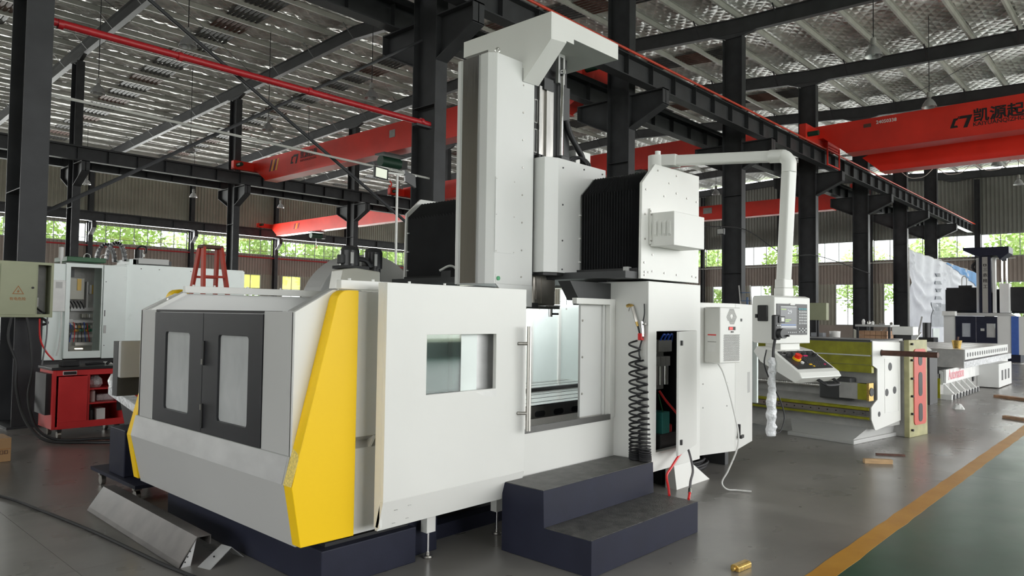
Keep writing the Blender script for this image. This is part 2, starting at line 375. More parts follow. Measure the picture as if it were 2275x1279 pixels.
# the painted line is worn at its edges
lm = MB(); rr = random.Random(3); n = 300; P = []
for i in range(n+1):
    x = XL+(XE-XL)*i/n; P.append((x, 1.565+rr.uniform(-0.006, 0.006), 1.712+rr.uniform(-0.006, 0.006)))
lm.add([(x, a, 0.0015) for x, a, b in P]+[(x, b, 0.0015) for x, a, b in P]+[(x, a, -0.001) for x, a, b in P]+[(x, b, -0.001) for x, a, b in P],
       [(i, i+1, n+2+i, n+1+i) for i in range(n)]+[(2*n+2+i, i, i+1, 2*n+3+i) for i in range(n)])
lm.build('line_paint', 'line_yellow', fl)

# ---- corrugated walls
def corr(mb, ax, fixed, a, b, z0, z1, pitch=0.25, dep=0.05, sgn=-1, th=0.006):
    n = max(1, int((b-a)/pitch)); p = (b-a)/n; pts = []
    for i in range(n):
        q = a+i*p; pts += [(q, 0), (q+p*0.42, 0), (q+p*0.52, dep), (q+p*0.9, dep)]
    pts.append((b, 0))
    def P(q, d, z): return (q, fixed+sgn*d, z) if ax == 'X' else (fixed+sgn*d, q, z)
    k = len(mb.v); m = len(pts)
    for z in (z0, z1):
        for q, d in pts: mb.v.append(P(q, d, z))
    for i in range(m-1): mb.f.append((k+i, k+i+1, k+m+i+1, k+m+i))
    return mb
def glazed(name, parent_kind, ax, fixed, a, b, z0, z1, nv, hz=(), film=None, sgn=-1):
    """a window: frame, mullions, panes; returns the frame object"""
    t = 0.06
    def bx(m, q0, q1, zz0, zz1, d0=-0.03, d1=0.05):
        return m.box(q0, q1, min(fixed+sgn*d0, fixed+sgn*d1), max(fixed+sgn*d0, fixed+sgn*d1), zz0, zz1) if ax == 'X' else m.box(min(fixed+sgn*d0, fixed+sgn*d1), max(fixed+sgn*d0, fixed+sgn*d1), q0, q1, zz0, zz1)
    m = MB(); bx(m, a, b, z0, z0+t); bx(m, a, b, z1-t, z1); bx(m, a, a+t, z0+t, z1-t); bx(m, b-t, b, z0+t, z1-t)
    o = struct(m.build(name, 'frame_alu')); OFF[o.name] = tuple(o.location)
    cuts = [a+t+(b-a-2*t)*i/nv for i in range(nv+1)]; zc = [z0+t]+list(hz)+[z1-t]
    for c in cuts[1:-1]: bx(MB(), c-0.022, c+0.022, z0+t, z1-t, -0.02, 0.04).build('mullion', 'frame_alu', o)
    for z in hz: bx(MB(), a+t, b-t, z-0.02, z+0.02, -0.018, 0.038).build('transom', 'frame_alu', o)
    for i in range(nv):
        for j in range(len(zc)-1):
            mm = 'glass' if not film or not film(i, j) else 'yellow_film'
            bx(MB(), cuts[i]+0.022, cuts[i+1]-0.022, zc[j]+0.02*(j > 0), zc[j+1]-0.02*(j < len(zc)-2), 0.0, 0.006).build('pane', mm, o)
    return o
WIN = [0]
def wname(): WIN[0] += 1; return 'window_%d' % WIN[0]

# far long wall (behind the white machine): sheets between wall posts, a high strip of glazing, small low windows
wb = struct(MB().box(XL, XE, YW, YW+0.12, -0.02, 1.2).build('wall_back', 'wall_brown'))
OFF[wb.name] = tuple(wb.location)
for k in range(0, 8):
    a, b = CX(k), CX(k+1)
    lows = [(a+0.9, a+2.8), (a+4.3, a+6.2)]
    for (p, q) in [(a, lows[0][0]), (lows[0][1], lows[1][0]), (lows[1][1], b)]:
        corr(MB(), 'X', YW, p, q, 1.2, 4.75).build('cladding_sheet', 'wall_sheet', wb)
    corr(MB(), 'X', YW, a, b, 4.75, 6.42).build('cladding_sheet', 'wall_brown', wb)
    corr(MB(), 'X', YW, a, b, 7.78, 11.9).build('cladding_sheet', 'wall_sheet', wb)
    glazed(wname(), None, 'X', YW, a+0.15, b-0.15, 6.42, 7.78, 7, hz=(6.75,))
    for (p, q) in lows:
        glazed(wname(), None, 'X', YW, p, q, 1.2, 4.75, 2, hz=(2.35, 3.55), film=(lambda i, j: j == 2) if k in (3, 4) else None)
# end wall (right, behind the columns)
we = struct(MB().box(XE, XE+0.12, YF, YW, -0.02, 1.1).build('wall_right', 'wall_brown'))
ey = [YF, -11.35, -4.15, 3.05, 10.25, 17.45, 24.65, 31.85, 39.05, 46.25, 53.45, YW]
for j in range(len(ey)-1):
    a, b = ey[j], ey[j+1]
    lows = [(a+0.85, a+2.75), (a+4.45, a+6.35)] if b-a > 5.5 else [(a+0.4, b-0.4)]
    cuts = [a]+[v for l in lows for v in l]+[b]
    for p, q in zip(cuts[::2], cuts[1::2]): corr(MB(), 'Y', XE, p, q, 1.1, 4.42).build('cladding_sheet', 'wall_sheet', we)
    corr(MB(), 'Y', XE, a, b, 4.42, 6.2).build('cladding_sheet', 'wall_brown', we)
    corr(MB(), 'Y', XE, a, b, 7.85, zr((a+b)/2)+0.4).build('cladding_sheet', 'wall_shade', we)
    glazed(wname(), None, 'Y', XE, a+0.15, b-0.15, 6.2, 7.85, max(2, int((b-a)/1.2)))
    for (p, q) in lows: glazed(wname(), None, 'Y', XE, p, q, 1.1, 4.42, 2, hz=(3.1,))
# walls behind the camera: piers and a high strip; openings sized for the light they let in
wf = struct(MB().plate((XL, XE, 0.55, 11.2), [(0.0, 58.0, 0.551, 7.7)], 'Y', YF-0.12, YF).build('wall_front', 'wall_sheet'))
MB().box(XL, XE, YF-0.12, YF, -0.02, 0.55).build('wall_plinth', 'concrete', wf)
wl = struct(MB().plate((YF, YW, -0.02, 11.6), [(-4.0, 8.0, 0.35, 3.6)], 'X', XL-0.12, XL).build('wall_left', 'wall_sheet'))

# ---- ceiling: foil sheets, skylight strips, purlins, rafters
ce = bpy.data.objects.new('ceiling', None); COL.objects.link(ce); struct(ce); ce['label'] = 'steel roof with silver quilted foil above grey purlins'; OFF[ce.name] = (0, 0, 0)
py = []; y = -12.5
while y < 57.5: py.append(y); y += 1.5
edges = [-13.5]+[ (py[i]+py[i+1])/2 for i in range(0, len(py)-1, 2)]+[58.2]
brk = sorted(set(edges+[p[0] for p in PROF]))
for k in range(-2, 8):
    a, b = (XL if k == -2 else CX(k)), (CX(k+1) if k < 7 else XE+0.3)
    for ya, yb in zip(PROF[::-1], PROF[::-1][1:]):
        m = MB(); z0, z1 = ya[1]+0.80, yb[1]+0.80; N = 24; M = 10; rr = random.Random(k*7+int(ya[0]))
        # foil sags between the purlins
        V = []
        for i in range(N+1):
            t = i/N; y = lerp(ya[0], yb[0], t)
            for j in range(M+1):
                V.append((lerp(a, b, j/M), y, lerp(z0, z1, t)-(0.05*rr.random() if 0 < i < N and 0 < j < M else 0)))
        m.add(V, [(i*(M+1)+j, i*(M+1)+j+1, (i+1)*(M+1)+j+1, (i+1)*(M+1)+j) for i in range(N) for j in range(M)])
        o = m.build('foil_sheet', 'foil', ce, smooth=True)
for k in range(0, 5):
    x = CX(k)+3.1
    for i in range(len(py)-1):
        if py[i] < 12 or py[i] > 57: continue
        y0, y1 = py[i]+0.08, py[i+1]-0.08
        m = MB(); z = lambda y: zr(y)+0.70
        for q in range(7):
            xa = x+q*0.2; m.add([(xa, y0, z(y0)), (xa+0.16, y0, z(y0)), (xa+0.16, y1, z(y1)), (xa, y1, z(y1)), (xa+0.08, y0, z(y0)-0.035), (xa+0.08, y1, z(y1)-0.035)], [(0, 4, 5, 3), (4, 1, 2, 5)])
        m.build('skylight_panel', 'cast_dark' if i % 3 else 'rust', ce)
for y in py:
    z = zr(y)+0.55
    m = MB(); m.box(XL, XE, y-0.008, y, z, z+0.20); m.box(XL, XE, y, y+0.07, z, z+0.012); m.box(XL, XE, y-0.075, y-0.008, z+0.188, z+0.20)
    m.build('purlin', 'purlin', ce)
brace0 = None
for k in range(-1, 9):
    x = CX(k) if k < 8 else XE-0.3
    m = MB(); ys = [p[0] for p in PROF]
    for (ya, za), (yb, zb) in zip(PROF, PROF[1:]):
        for (w, lo, hi) in ((0.22, 0.0, 0.02), (0.012, 0.02, 0.53), (0.22, 0.53, 0.55)):
            A = [(x-w/2, ya, za+lo), (x+w/2, ya, za+lo), (x+w/2, ya, za+hi), (x-w/2, ya, za+hi)]; B = [(x-w/2, yb, zb+lo), (x+w/2, yb, zb+lo), (x+w/2, yb, zb+hi), (x-w/2, yb, zb+hi)]
            m.loft(A, B)
        # haunch over a column row
    for yc in (YA, YB):
        m.prism([(yc-0.9, zr(yc-0.9)+0.01), (yc-0.3, zr(yc)-0.15), (yc+0.3, zr(yc)-0.15), (yc+0.9, zr(yc+0.9)+0.01)], 'X', x-0.08, x+0.08)
    ro = m.build('rafter', 'rafter_paint', ce)
    for i in range(1, len(py), 2):
        y = py[i]; z = zr(y)
        for sg in (-1, 1): MB().bar((x+sg*0.1, y, z+0.03), (x+sg*0.62, y, z+0.56), 0.05, 0.012).build('fly_brace', 'column_paint', ro)
for k, y in ((1, 16), (1, 27), (2, 22), (3, 30), (0, 24), (5, 6), (4, 4)):   # tie rods under the sheet
    MB().cyl((CX(k)+0.3, y, zr(y)+0.4), (CX(k)+7.0, y+6, zr(y+6)+0.4), 0.014, 6).build('tie_rod', 'column_paint', ce)

# ---- columns
def column(x, y, ztop, w, d, label, group, mat='column_paint', arms=(), zarm=7.9):
    t = thing('steel_column', label, 'column', (x, y, 0), group=group)
    m = MB().box(x-w/2, x+w/2, y-d/2, y-d/2+0.022, 0.03, ztop).box(x-w/2, x+w/2, y+d/2-0.022, y+d/2, 0.03, ztop).box(x-0.01, x+0.01, y-d/2+0.022, y+d/2-0.022, 0.03, ztop)
    m.build('shaft', mat, t)
    MB().box(x-w/2-0.06, x+w/2+0.06, y-d/2-0.05, y+d/2+0.05, 0, 0.03).build('base_plate', 'column_paint', t)
    for s, ln in arms:
        e = y+s*d/2; f = e+s*ln
        a = MB().prism([(e, zarm-0.95), (f, zarm-0.42), (f, zarm), (e, zarm)], 'X', x-0.012, x+0.012)
        a.prism([(e, zarm-0.03), (f, zarm-0.03), (f, zarm), (e, zarm)], 'X', x-w/2, x+w/2); a.prism([(e, zarm-0.97), (f, zarm-0.45), (f, zarm-0.42), (e, zarm-0.94)], 'X', x-w/2, x+w/2)
        a.prism([(f-s*0.02, zarm-0.44), (f, zarm-0.44), (f, zarm), (f-s*0.02, zarm)], 'X', x-w/2, x+w/2)
        a.build('corbel', 'column_paint', t)
    for zz in (3.2, 6.0): MB().box(x-w/2, x+w/2, y-d/2+0.022, y+d/2-0.022, zz, zz+0.012).build('stiffener', 'column_paint', t)
    return t
GA = 'columns of the crane runway beside the machine'
LA = {0: 'dark grey steel column carrying the olive electrical box', 1: 'dark steel column behind the left black bellows of the machine', 2: 'dark steel column behind the right black bellows of the machine',
      3: 'dark steel column just left of the console arm pole', 4: 'dark steel column just right of the console arm pole', 5: 'dark steel column right of the wall-mounted grey box',
      6: 'dark steel column at the left edge of the draped banner', 7: 'most distant dark steel column, behind the banner'}
colA = {}
for k in range(-1, 8):
    colA[k] = column(CX(k), YA, zr(YA)-0.15, 0.32, 0.75, LA.get(k, 'dark steel column standing behind the camera'), GA, arms=((-1, 1.1), (1, 1.1)))
LB = {1: 'dark column behind the white signal lamp of the mint machine', 2: 'dark column rising behind the red ladder', 3: 'dark column behind the two black motors', 4: 'far dark column hidden largely by the machine ram'}
for k in range(0, 8):
    column(CX(k), YB, zr(YB)-0.15, 0.32, 0.7, LB.get(k, '%s column of the second runway row from the left, partly hidden' % ORD[k]), 'columns of the second runway row', arms=((-1, 1.1), (1, 1.1)))
for k in range(0, 8):
    column(CX(k), YW-0.42, 11.6, 0.3, 0.4, '%s dark wall post from the left along the glazed far wall' % ORD[k], 'posts of the far glazed wall', arms=((-1, 0.7),), zarm=7.85)
for j, y in enumerate(ey[3:9]):
    column(XE-0.35, y, zr(y)-0.1, 0.25, 0.35, '%s post from the right on the end wall windows' % ORD[j], 'posts of the end wall')

# ---- runway beams
def runway(y, z0, z1, label, rail, face, x0=-6, x1=60.4, step=1.21, mat='column_paint'):
    t = thing('runway_beam', label, 'crane runway', (x0, y, z0), group='crane runway beams')
    MB().box(x0, x1, y-0.007, y+0.007, z0+0.025, z1-0.025).build('web', mat, t)
    MB().box(x0, x1, y-0.16, y+0.16, z0, z0+0.025).build('bottom_flange', mat, t)
    MB().box(x0, x1, y-0.19, y+0.19, z1-0.025, z1).build('top_flange', mat, t)
    MB().box(x0, x1, y-0.035, y+0.035, z1, z1+0.08).build('crane_rail', 'column_paint', t)
    s0 = MB().box(x0-0.006, x0+0.006, y-0.15, y+0.15, z0+0.025, z1-0.025).build('stiffener', mat, t); i = 1
    while x0+i*step < x1:
        inst(s0, t, (i*step, 0, 0)); i += 1
    if rail:
        MB().tube([(x0, y+face*0.24, z1+0.05), (x1, y+face*0.24, z1+0.05)], 0.034, 8).build('conductor_bar', 'rail_red', t)
        j = 0
        while x0+j*3.6 < x1: MB().box(x0+j*3.6, x0+j*3.6+0.04, y+face*0.1, y+face*0.24, z1, z1+0.02).build('bar_clip', 'column_paint', t); j += 1
    return t
runway(10.6, 7.93, 8.5, 'dark runway beam with red conductor bar, facing the aisle', True, -1)
runway(12.75, 7.93, 8.5, 'dark runway beam behind the near column row, inner side', False, 1)
runway(34.3, 7.93, 8.5, 'long dark runway beam in front of the second column row', False, -1)
runway(36.5, 7.93, 8.5, 'dark runway beam on the far side of the second column row', False, 1)
runway(56.6, 7.87, 8.5, 'dark runway beam directly above the far wall windows', False, -1, step=2.4)

# ---- pipes, braces, conduits
def pipe(name, pts, r, mat, label, cat, n=10): return tag(MB().tube(pts, r, n).build(name, mat, smooth=True), label, cat)
t = thing('fire_pipe', 'red fire pipe running between the two nearest columns', 'pipe', (2.6, 11.2, 5.5))
MB().tube([(2.86, 11.45, 5.60), (9.80, 11.45, 5.57)], 0.058, 12).build('pipe', 'pipe_red', t, smooth=True)
for x in (2.95, 4.6, 6.9, 9.55): MB().cyl((x, 11.45, 5.588), (x+0.07, 11.45, 5.588), 0.072, 12).build('coupling', 'pipe_red', t, smooth=True)
MB().box(9.4, 9.82, 11.38, 11.52, 5.47, 5.515).build('pipe_bracket', 'column_paint', t)
pipe('cable_conduit', [(2.86, 11.45, 4.57), (5.5, 11.45, 4.52), (9.82, 11.45, 4.43)], 0.022, 'purlin', 'thin pale conduit strung below the red fire pipe', 'conduit', 6)
pipe('brace_rod', [(2.88, 11.62, 7.165), (9.80, 11.62, 3.225)], 0.032, 'column_paint', 'diagonal dark brace rod falling towards the left bellows', 'brace', 8)
pipe('brace_rod', [(2.88, 11.74, 2.91), (9.80, 11.74, 7.435)], 0.028, 'column_paint', 'diagonal dark brace rod rising behind the red fire pipe', 'brace', 8)
pipe('wall_pipe', [(14.6, 57.4, 6.18), (XE-0.5, 57.4, 6.18)], 0.06, 'pipe_red', 'thin red pipe along the far wall under the strip windows', 'pipe', 6)
pipe('wall_pipe', [(60.5, 8, 6.02), (60.5, 50, 6.02)], 0.05, 'purlin', 'pale pipe along the end wall under its windows', 'pipe', 6)
pipe('runway_pipe', [(8.0, 12.2, 8.35), (58, 12.2, 8.35)], 0.07, 'column_paint', 'dark service pipe beneath the rafters along the column row', 'pipe', 8)

# ---- cranes
def crane(x, ya, yb, zt, zb, w, label, trucks=(1.3, 1.3), taper=1.4, marks=None):
    """single box girder from ya (near) to yb (far); end trucks ride the runways"""
    t = thing('bridge_crane', label, 'crane', (x, (ya+yb)/2, zb))
    m = MB()
    ze = max(zt-0.5, 8.66); poly = [(ya, zt), (yb, zt), (yb, ze), (yb-0.35, ze), (yb-taper, zb), (ya+taper, zb), (ya+0.35, ze), (ya, ze)]
    m.prism(poly, 'X', x-w/2, x+w/2); m.build('girder', 'crane_red', t)
    MB().box(x-w/2-0.09, x+w/2+0.09, ya+taper, yb-taper, zb-0.02, zb).build('lower_flange', 'crane_red', t)
    for y, tr in ((ya, trucks[0]), (yb, trucks[1])):
        if not tr: continue
        MB().box(x-tr, x+tr, y-0.14, y+0.14, 8.64, max(zt-0.1, 9.0)).build('end_truck', 'crane_red', t, bevel=0.02)
        for s in (-1, 1): MB().cyl((x+s*(tr-0.3), y-0.06, 8.695), (x+s*(tr-0.3), y+0.06, 8.695), 0.11, 14).build('wheel', 'cast_dark', t, smooth=True)
        MB().cyl((x-tr+0.2, y-0.15, 8.85), (x-tr+0.2, y-0.55, 8.85), 0.1, 12).build('drive_motor', 'hoist_green', t, smooth=True)
    return t
def hoist(t, x, y, zb):
    MB().box(x-0.55, x+0.55, y-0.3, y+0.3, zb-0.10, zb-0.04).build('trolley', 'cast_dark', t)
    MB().cyl((x-0.5, y, zb-0.36), (x+0.45, y, zb-0.36), 0.22, 16).build('hoist_drum', 'hoist_green', t, smooth=True)
    MB().box(x+0.45, x+0.75, y-0.2, y+0.2, zb-0.55, zb-0.2).build('hoist_motor', 'cast_dark', t, bevel=0.03)
    MB().cyl((x, y, zb-0.5), (x, y, zb-1.1), 0.012, 6).build('hoist_rope', 'steel', t)
    MB().tube([(x, y, zb-1.1), (x+0.08, y, zb-1.2), (x+0.05, y, zb-1.32), (x-0.05, y, zb-1.3)], 0.03, 8).build('hook', 'crane_red', t, smooth=True)
def logo(t, x, y, z, s):
    """angular mark: an open corner and a hooked bar, black, leaning"""
    def P(pts): MB().loft([(x, y-px*s, z+pz*s) for px, pz in pts], [(x-0.004, y-px*s, z+pz*s) for px, pz in pts]).build('logo_mark', 'ink', t)
    P([(0.18, 0.62), (0.42, 0.62), (0.36, 0.50), (0.30, 0.50), (0.20, 0.20), (0.36, 0.20), (0.40, 0.08), (0.0, 0.08)])
    P([(0.50, 0.72), (1.12, 0.72), (0.86, 0.02), (0.66, 0.02), (0.86, 0.56), (0.44, 0.56)])
    P([(0.42, 0.72), (0.47, 0.72), (0.41, 0.56), (0.36, 0.56)])
def stripes(t, x, ys, z0, z1, lean):
    for i, y in enumerate(ys):
        MB().loft([(x, y, z0), (x, y-0.10, z0), (x, y-0.10-lean, z1), (x, y-lean, z1)], [(x-0.004, y, z0), (x-0.004, y-0.10, z0), (x-0.004, y-0.10-lean, z1), (x-0.004, y-lean, z1)]).build('hazard_stripe', 'ink' if i % 2 == 0 else 'sign_yellow', t)
c1 = crane(17.9, 12.75, 34.3, 9.18, 8.05, 0.5, 'red bridge crane with green hoist behind the ram')
stripes(c1, 17.645, [32.6, 32.38, 32.2, 31.98], 8.45, 9.0, 0.22); logo(c1, 17.645, 30.6, 8.52, 0.62)
text('crane_lettering', '凯源起重', 0.36, 'ink', c1, (17.643, 29.75, 8.73), (0, -1, 0), (0, 0, 1), bold=0.006)
text('crane_lettering', 'KAIYUANQIZHONG', 0.15, 'ink', c1, (17.643, 29.75, 8.55), (0, -1, 0), (0, 0, 1))
MB().box(17.63, 17.65, 22.7, 23.05, 8.62, 8.92).build('notice_plate', 'cast_grey', c1)
hoist(c1, 17.9, 23.3, 8.05)
c2 = crane(31.0, 36.5, 56.6, 8.95, 7.95, 0.5, 'small red crane against the far wall sheets'); hoist(c2, 31, 49.6, 7.95)
stripes(c2, 30.745, [52.6, 52.3, 52.0], 8.3, 8.75, 0.2)
c4 = crane(27.6, 12.75, 34.3, 9.18, 8.15, 0.5, 'dark red crane crossing behind the right bellows'); stripes(c4, 27.345, [32.6, 32.4, 32.2, 32.0], 8.5, 9.0, 0.22); hoist(c4, 27.6, 17.5, 8.15)
c3 = crane(42.5, 12.75, 34.3, 8.75, 7.85, 0.5, 'farthest dark red crane, crossing behind the console arm pole')
MB().box(42.23, 42.25, 21.6, 22.2, 8.25, 8.62).build('notice_plate', 'cast_grey', c3)
# the double girder crane over the aisle
c5 = crane(29.85, -12.4, 10.6, 9.36, 8.14, 0.7, 'bright red double girder crane with black lettering over the aisle', trucks=(0, 1.6), taper=1.25)
MB().prism([(-11.2, 8.62), (8.6, 8.62), (9.4, 8.30), (8.7, 7.66), (-11.2, 7.66)], 'X', 31.6, 32.1).build('second_girder', 'crane_red', c5)
MB().box(31.45, 32.25, -11.2, 8.7, 7.63, 7.66).build('lower_flange', 'crane_red', c5)
MB().box(30.2, 31.6, 10.3, 10.75, 8.62, 9.0).build('end_truck_beam', 'crane_red', c5)
for i in range(9):
    y = 8.2-i*1.3
    MB().tube([(32.4, y, 7.75), (32.4, y-0.35, 7.42), (32.4, y-0.65, 7.36), (32.4, y-0.95, 7.42), (32.4, y-1.3, 7.75)], 0.015, 5).build('festoon_cable', 'clear_hose', c5)
logo(c5, 29.495, 5.80, 8.46, 0.62)
text('crane_lettering', '凯源起重', 0.50, 'ink', c5, (29.494, 5.10, 8.66), (0, -1, 0), (0, 0, 1), bold=0.012)
text('crane_lettering', 'KAIYUANQIZHONG', 0.20, 'ink', c5, (29.494, 5.10, 8.47), (0, -1, 0), (0, 0, 1), bold=0.002)
text('serial_number', '24050338', 0.18, 'ink_white', c5, (29.494, 8.27, 9.10), (0, -1, 0), (0, 0, 1), bold=0.004)
MB().box(29.485, 29.50, 8.45, 8.72, 9.02, 9.16).build('rating_plate', 'rust', c5)
cg = thing('access_cage', 'small red ladder cage hooked on the runway beam', 'cage', (30.6, 10.25, 7.8))
for x in (30.0, 31.4): MB().bar((x, 10.25, 7.85), (x, 10.25, 8.75), 0.05, 0.05).build('cage_post', 'crane_red', cg)
for z in (7.9, 8.5, 8.72): MB().bar((30.0, 10.25, z), (31.4, 10.25, z), 0.05, 0.05).build('cage_bar', 'crane_red', cg)

# ---- high-bay lamps on cords
def lamp(x, y, z, label):
    t = thing('high_bay_lamp', label, 'lamp', (x, y, z), group='high bay lamps hung from the roof')
    m = MB(); m.lathe([(0.05, 0.34), (0.07, 0.30), (0.12, 0.26), (0.20, 0.14), (0.255, 0.0), (0.245, 0.0), (0.19, 0.13), (0.11, 0.245)], (x, y, z), 20); m.build('reflector', 'lamp_alu', t, smooth=True)
    MB().lathe([(0.03, 0.56), (0.075, 0.54), (0.085, 0.36), (0.05, 0.34)], (x, y, z), 14).build('ballast', 'cast_grey', t, smooth=True)
    MB().lathe([(0.02, 0.24), (0.06, 0.18), (0.07, 0.10), (0.04, 0.05)], (x, y, z), 10).build('bulb', 'label_white', t, smooth=True)
    MB().cyl((x, y, z+0.55), (x, y, zr(y)+0.77), 0.014, 6).build('cord', 'rubber', t)
for x, y, lb in ((8.54, 28.0, 'pendant lamp nearest the olive electrical box column'), (8.7, 20.95, 'pendant lamp highest at the left, beside the diagonal brace'), (15.1, 28.06, 'pendant lamp above the left end of the red crane'),
                 (14.8, 35.0, 'pendant lamp over the second runway beam, left of the red crane'), (15.2, 20.94, 'pendant lamp left of the column behind the ram'), (14.5, 49.1, 'far lamp seen under the runway beam at the left'),
                 (20.9, 48.7, 'far lamp left of the red ladder, under the runway'), (27.2, 48.4, 'far lamp above the small red crane'), (21.6, 35.6, 'lamp hanging below the lettered red crane'), (27.9, 35.4, 'lamp beside the pair of floodlights'),
                 (22.25, 6.3, 'nearest lamp of the aisle, top right'), (28.9, 6.33, 'aisle lamp just above the lettered crane girder'), (42.0, 6.28, 'aisle lamp below the crane girder, nearer one'), (48.5, 6.23, 'farthest aisle lamp at the right edge'),
                 (41.3, 20.85, 'small lamp beside the console arm under the crane'), (8.6, 6.3, 'lamp above the camera aisle')):
    lamp(x, y, 9.25, lb)

# ---- outside: ground and trees seen through the glazing
struct(MB().box(-70, 160, -90, 150, -0.6, -0.3).build('ground', 'ground_out'))
def tree_mesh(seed):
    r = random.Random(seed); m = MB()
    for _ in range(3200):
        th = r.uniform(0, 2*PI); u = r.uniform(-1, 1); q = r.random()**0.4*3.2
        c = Vector((q*math.sqrt(1-u*u)*math.cos(th), q*math.sqrt(1-u*u)*math.sin(th), 6.2+q*u*1.25)); s = r.uniform(0.13, 0.28)
        a = Vector((r.uniform(-1, 1), r.uniform(-1, 1), r.uniform(-1, 1))).normalized(); b = a.orthogonal().normalized()
        m.add([c-a*s, c+b*s*0.6, c+a*s, c-b*s*0.6], [(0, 1, 2, 3)])
    return m
protos = []
for sd in (1, 2):
    t = thing('tree', 'x', 'tree', (0, 0, -0.3), group='trees outside the windows', local=True)
    tree_mesh(sd).build('foliage', 'leaf', t)
    MB().cyl((0, 0, 0), (0.1, 0, 5.5), 0.22, 8, 0.1).build('trunk', 'bark', t); protos.append(t)
i = 0; used = [False, False]
spots = [(16+6.9*q+random.uniform(-.2, .2), 67+random.uniform(-1, 4)) for q in range(8)]+[(72+random.uniform(-2, 5), 9.0+6.9*q+random.uniform(-.2, .2)) for q in range(7)]
for i, (x, y) in enumerate(spots):
    p = protos[i % 2]; far = i < 8
    lb = ('%s leafy green tree from the left outside the far wall windows' % ORD[i]) if far else ('%s leafy green tree from the right outside the end wall windows' % ORD[i-8])
    o = p if not used[i % 2] else copy_tree(p); used[i % 2] = True
    o.location = (x, y, -0.3); o.rotation_euler = (0, 0, random.uniform(0, 6)); o.scale = (1, 1, random.uniform(1.12, 1.3) if far else random.uniform(0.9, 1.12)); o['label'] = lb
# ================================================================== THE MAIN MACHINE
MC = thing('gantry_machining_center', 'large white gantry machining center with yellow side trim and tall ram', 'machine tool', (3.9, 4.6, 0))
def rrect(u0, u1, v0, v1, r, n=4):
    P = []
    for cx, cy, a0 in ((u1-r, v1-r, 0), (u0+r, v1-r, PI/2), (u0+r, v0+r, PI), (u1-r, v0+r, 1.5*PI)):
        for i in range(n+1):
            a = a0+PI/2*i/n; P.append((cx+r*math.cos(a), cy+r*math.sin(a)))
    return P
def framed(u0, u1, v0, v1, hole, ax, a, b):
    """plate with one rounded opening (hole = polygon of 4*(n+1) points, from top right, counter clockwise)"""
    m = MB(); n = len(hole)//4; mk = {'X': lambda p, t: (t, p[0], p[1]), 'Y': lambda p, t: (p[0], t, p[1])}[ax]
    corners = [(u1, v1), (u0, v1), (u0, v0), (u1, v0)]; N = len(hole)
    for t in (a, b): m.v += [mk(p, t) for p in hole]+[mk(p, t) for p in corners]
    for s in (0, N+4):
        for c in range(4):
            for i in range(n-1): m.f.append((s+c*n+i, s+c*n+i+1, s+N+c))
            m.f.append((s+c*n+n-1, s+((c+1) % 4)*n, s+N+(c+1) % 4, s+N+c))
    for i in range(N): m.f.append((i, (i+1) % N, N+4+(i+1) % N, N+4+i))
    for c in range(4): m.f.append((N+c, N+(c+1) % 4, N+4+N+(c+1) % 4, N+4+N+c))
    return m
SCREW = None
def screws(parent, pts, ax, r=0.008, h=0.006, mat='satin_steel'):
    """small button-head screws; ax gives the outward direction"""
    d = {'-Y': (0, -1, 0), '-X': (-1, 0, 0)}[ax]
    for p in pts:
        MB().cyl(p, tuple(p[i]+d[i]*h for i in range(3)), r, 8, r*0.8).build('screw', mat, parent)

# ---- bed, plinth and levelling feet
MB().prism([(2.34, 3.61), (3.04, 3.61), (3.04, 3.70), (3.30, 3.70), (3.30, 5.75), (2.34, 5.75)], 'Z', 0.0, 0.225).build('base_plinth', 'navy', MC, bevel=0.006)
MB().plate((2.40, 3.02, 3.67, 5.7), [(2.46, 2.96, 3.73, 5.6)], 'Z', 0.225, 0.245).build('plinth_rim', 'black', MC)
MB().box(3.3, 7.6, 4.15, 5.05, 0.0, 0.30).build('bed_foot', 'cast_dark', MC)
MB().prism([(3.30, 3.86), (4.35, 3.86), (4.35, 3.98), (3.30, 3.98)], 'Z', 0.0, 0.10).build('chip_tray', 'navy', MC)
MB().box(3.3, 7.6, 4.0, 5.2, 0.30, 0.66).build('bed', 'cast_grey', MC)
for x, y in ((3.15, 3.62), (3.836, 3.65)):
    f = MB().box(x-0.037, x+0.037, y-0.03, y+0.03, 0.17, 0.36).build('leg_post', 'white', MC)
    MB().cyl((x, y, 0.03), (x, y, 0.17), 0.010, 10).build('threaded_rod', 'chrome', f, smooth=True)
    MB().lathe([(0.033, 0.0), (0.036, 0.008), (0.031, 0.017), (0.014, 0.020), (0.014, 0.04)], (x, y, 0), 16).build('foot_pad', 'satin_steel', f, smooth=True)

# ---- table with T slots
ty0, ty1, tz = 3.90, 5.30, 0.852
m = MB(); ns = 7; prof = [(ty0, 0.70), (ty0, tz)]
for i in range(ns):
    c = ty0+0.12+(ty1-ty0-0.24)*i/(ns-1); prof += [(c-0.012, tz), (c-0.012, tz-0.028), (c-0.026, tz-0.028), (c-0.026, tz-0.05), (c+0.026, tz-0.05), (c+0.026, tz-0.028), (c+0.012, tz-0.028), (c+0.012, tz)]
prof += [(ty1, tz), (ty1, 0.70)]
m.prism(prof, 'X', 3.35, 6.65); tb = m.build('work_table', 'steel', MC)
MB().box(3.352, 6.648, ty0-0.004, ty0+0.002, 0.702, tz-0.012).build('table_apron', 'satin_steel', tb)
for i in range(13):
    x = 3.55+i*0.245; MB().prism(rrect(x, x+0.13, 0.752, 0.800, 0.023), 'Y', ty0-0.008, ty0-0.003).build('chip_window', 'black', tb)
MB().box(4.0, 6.9, 4.62, 4.66, tz+0.001, tz+0.028).build('way_strip', 'rubber', MC)

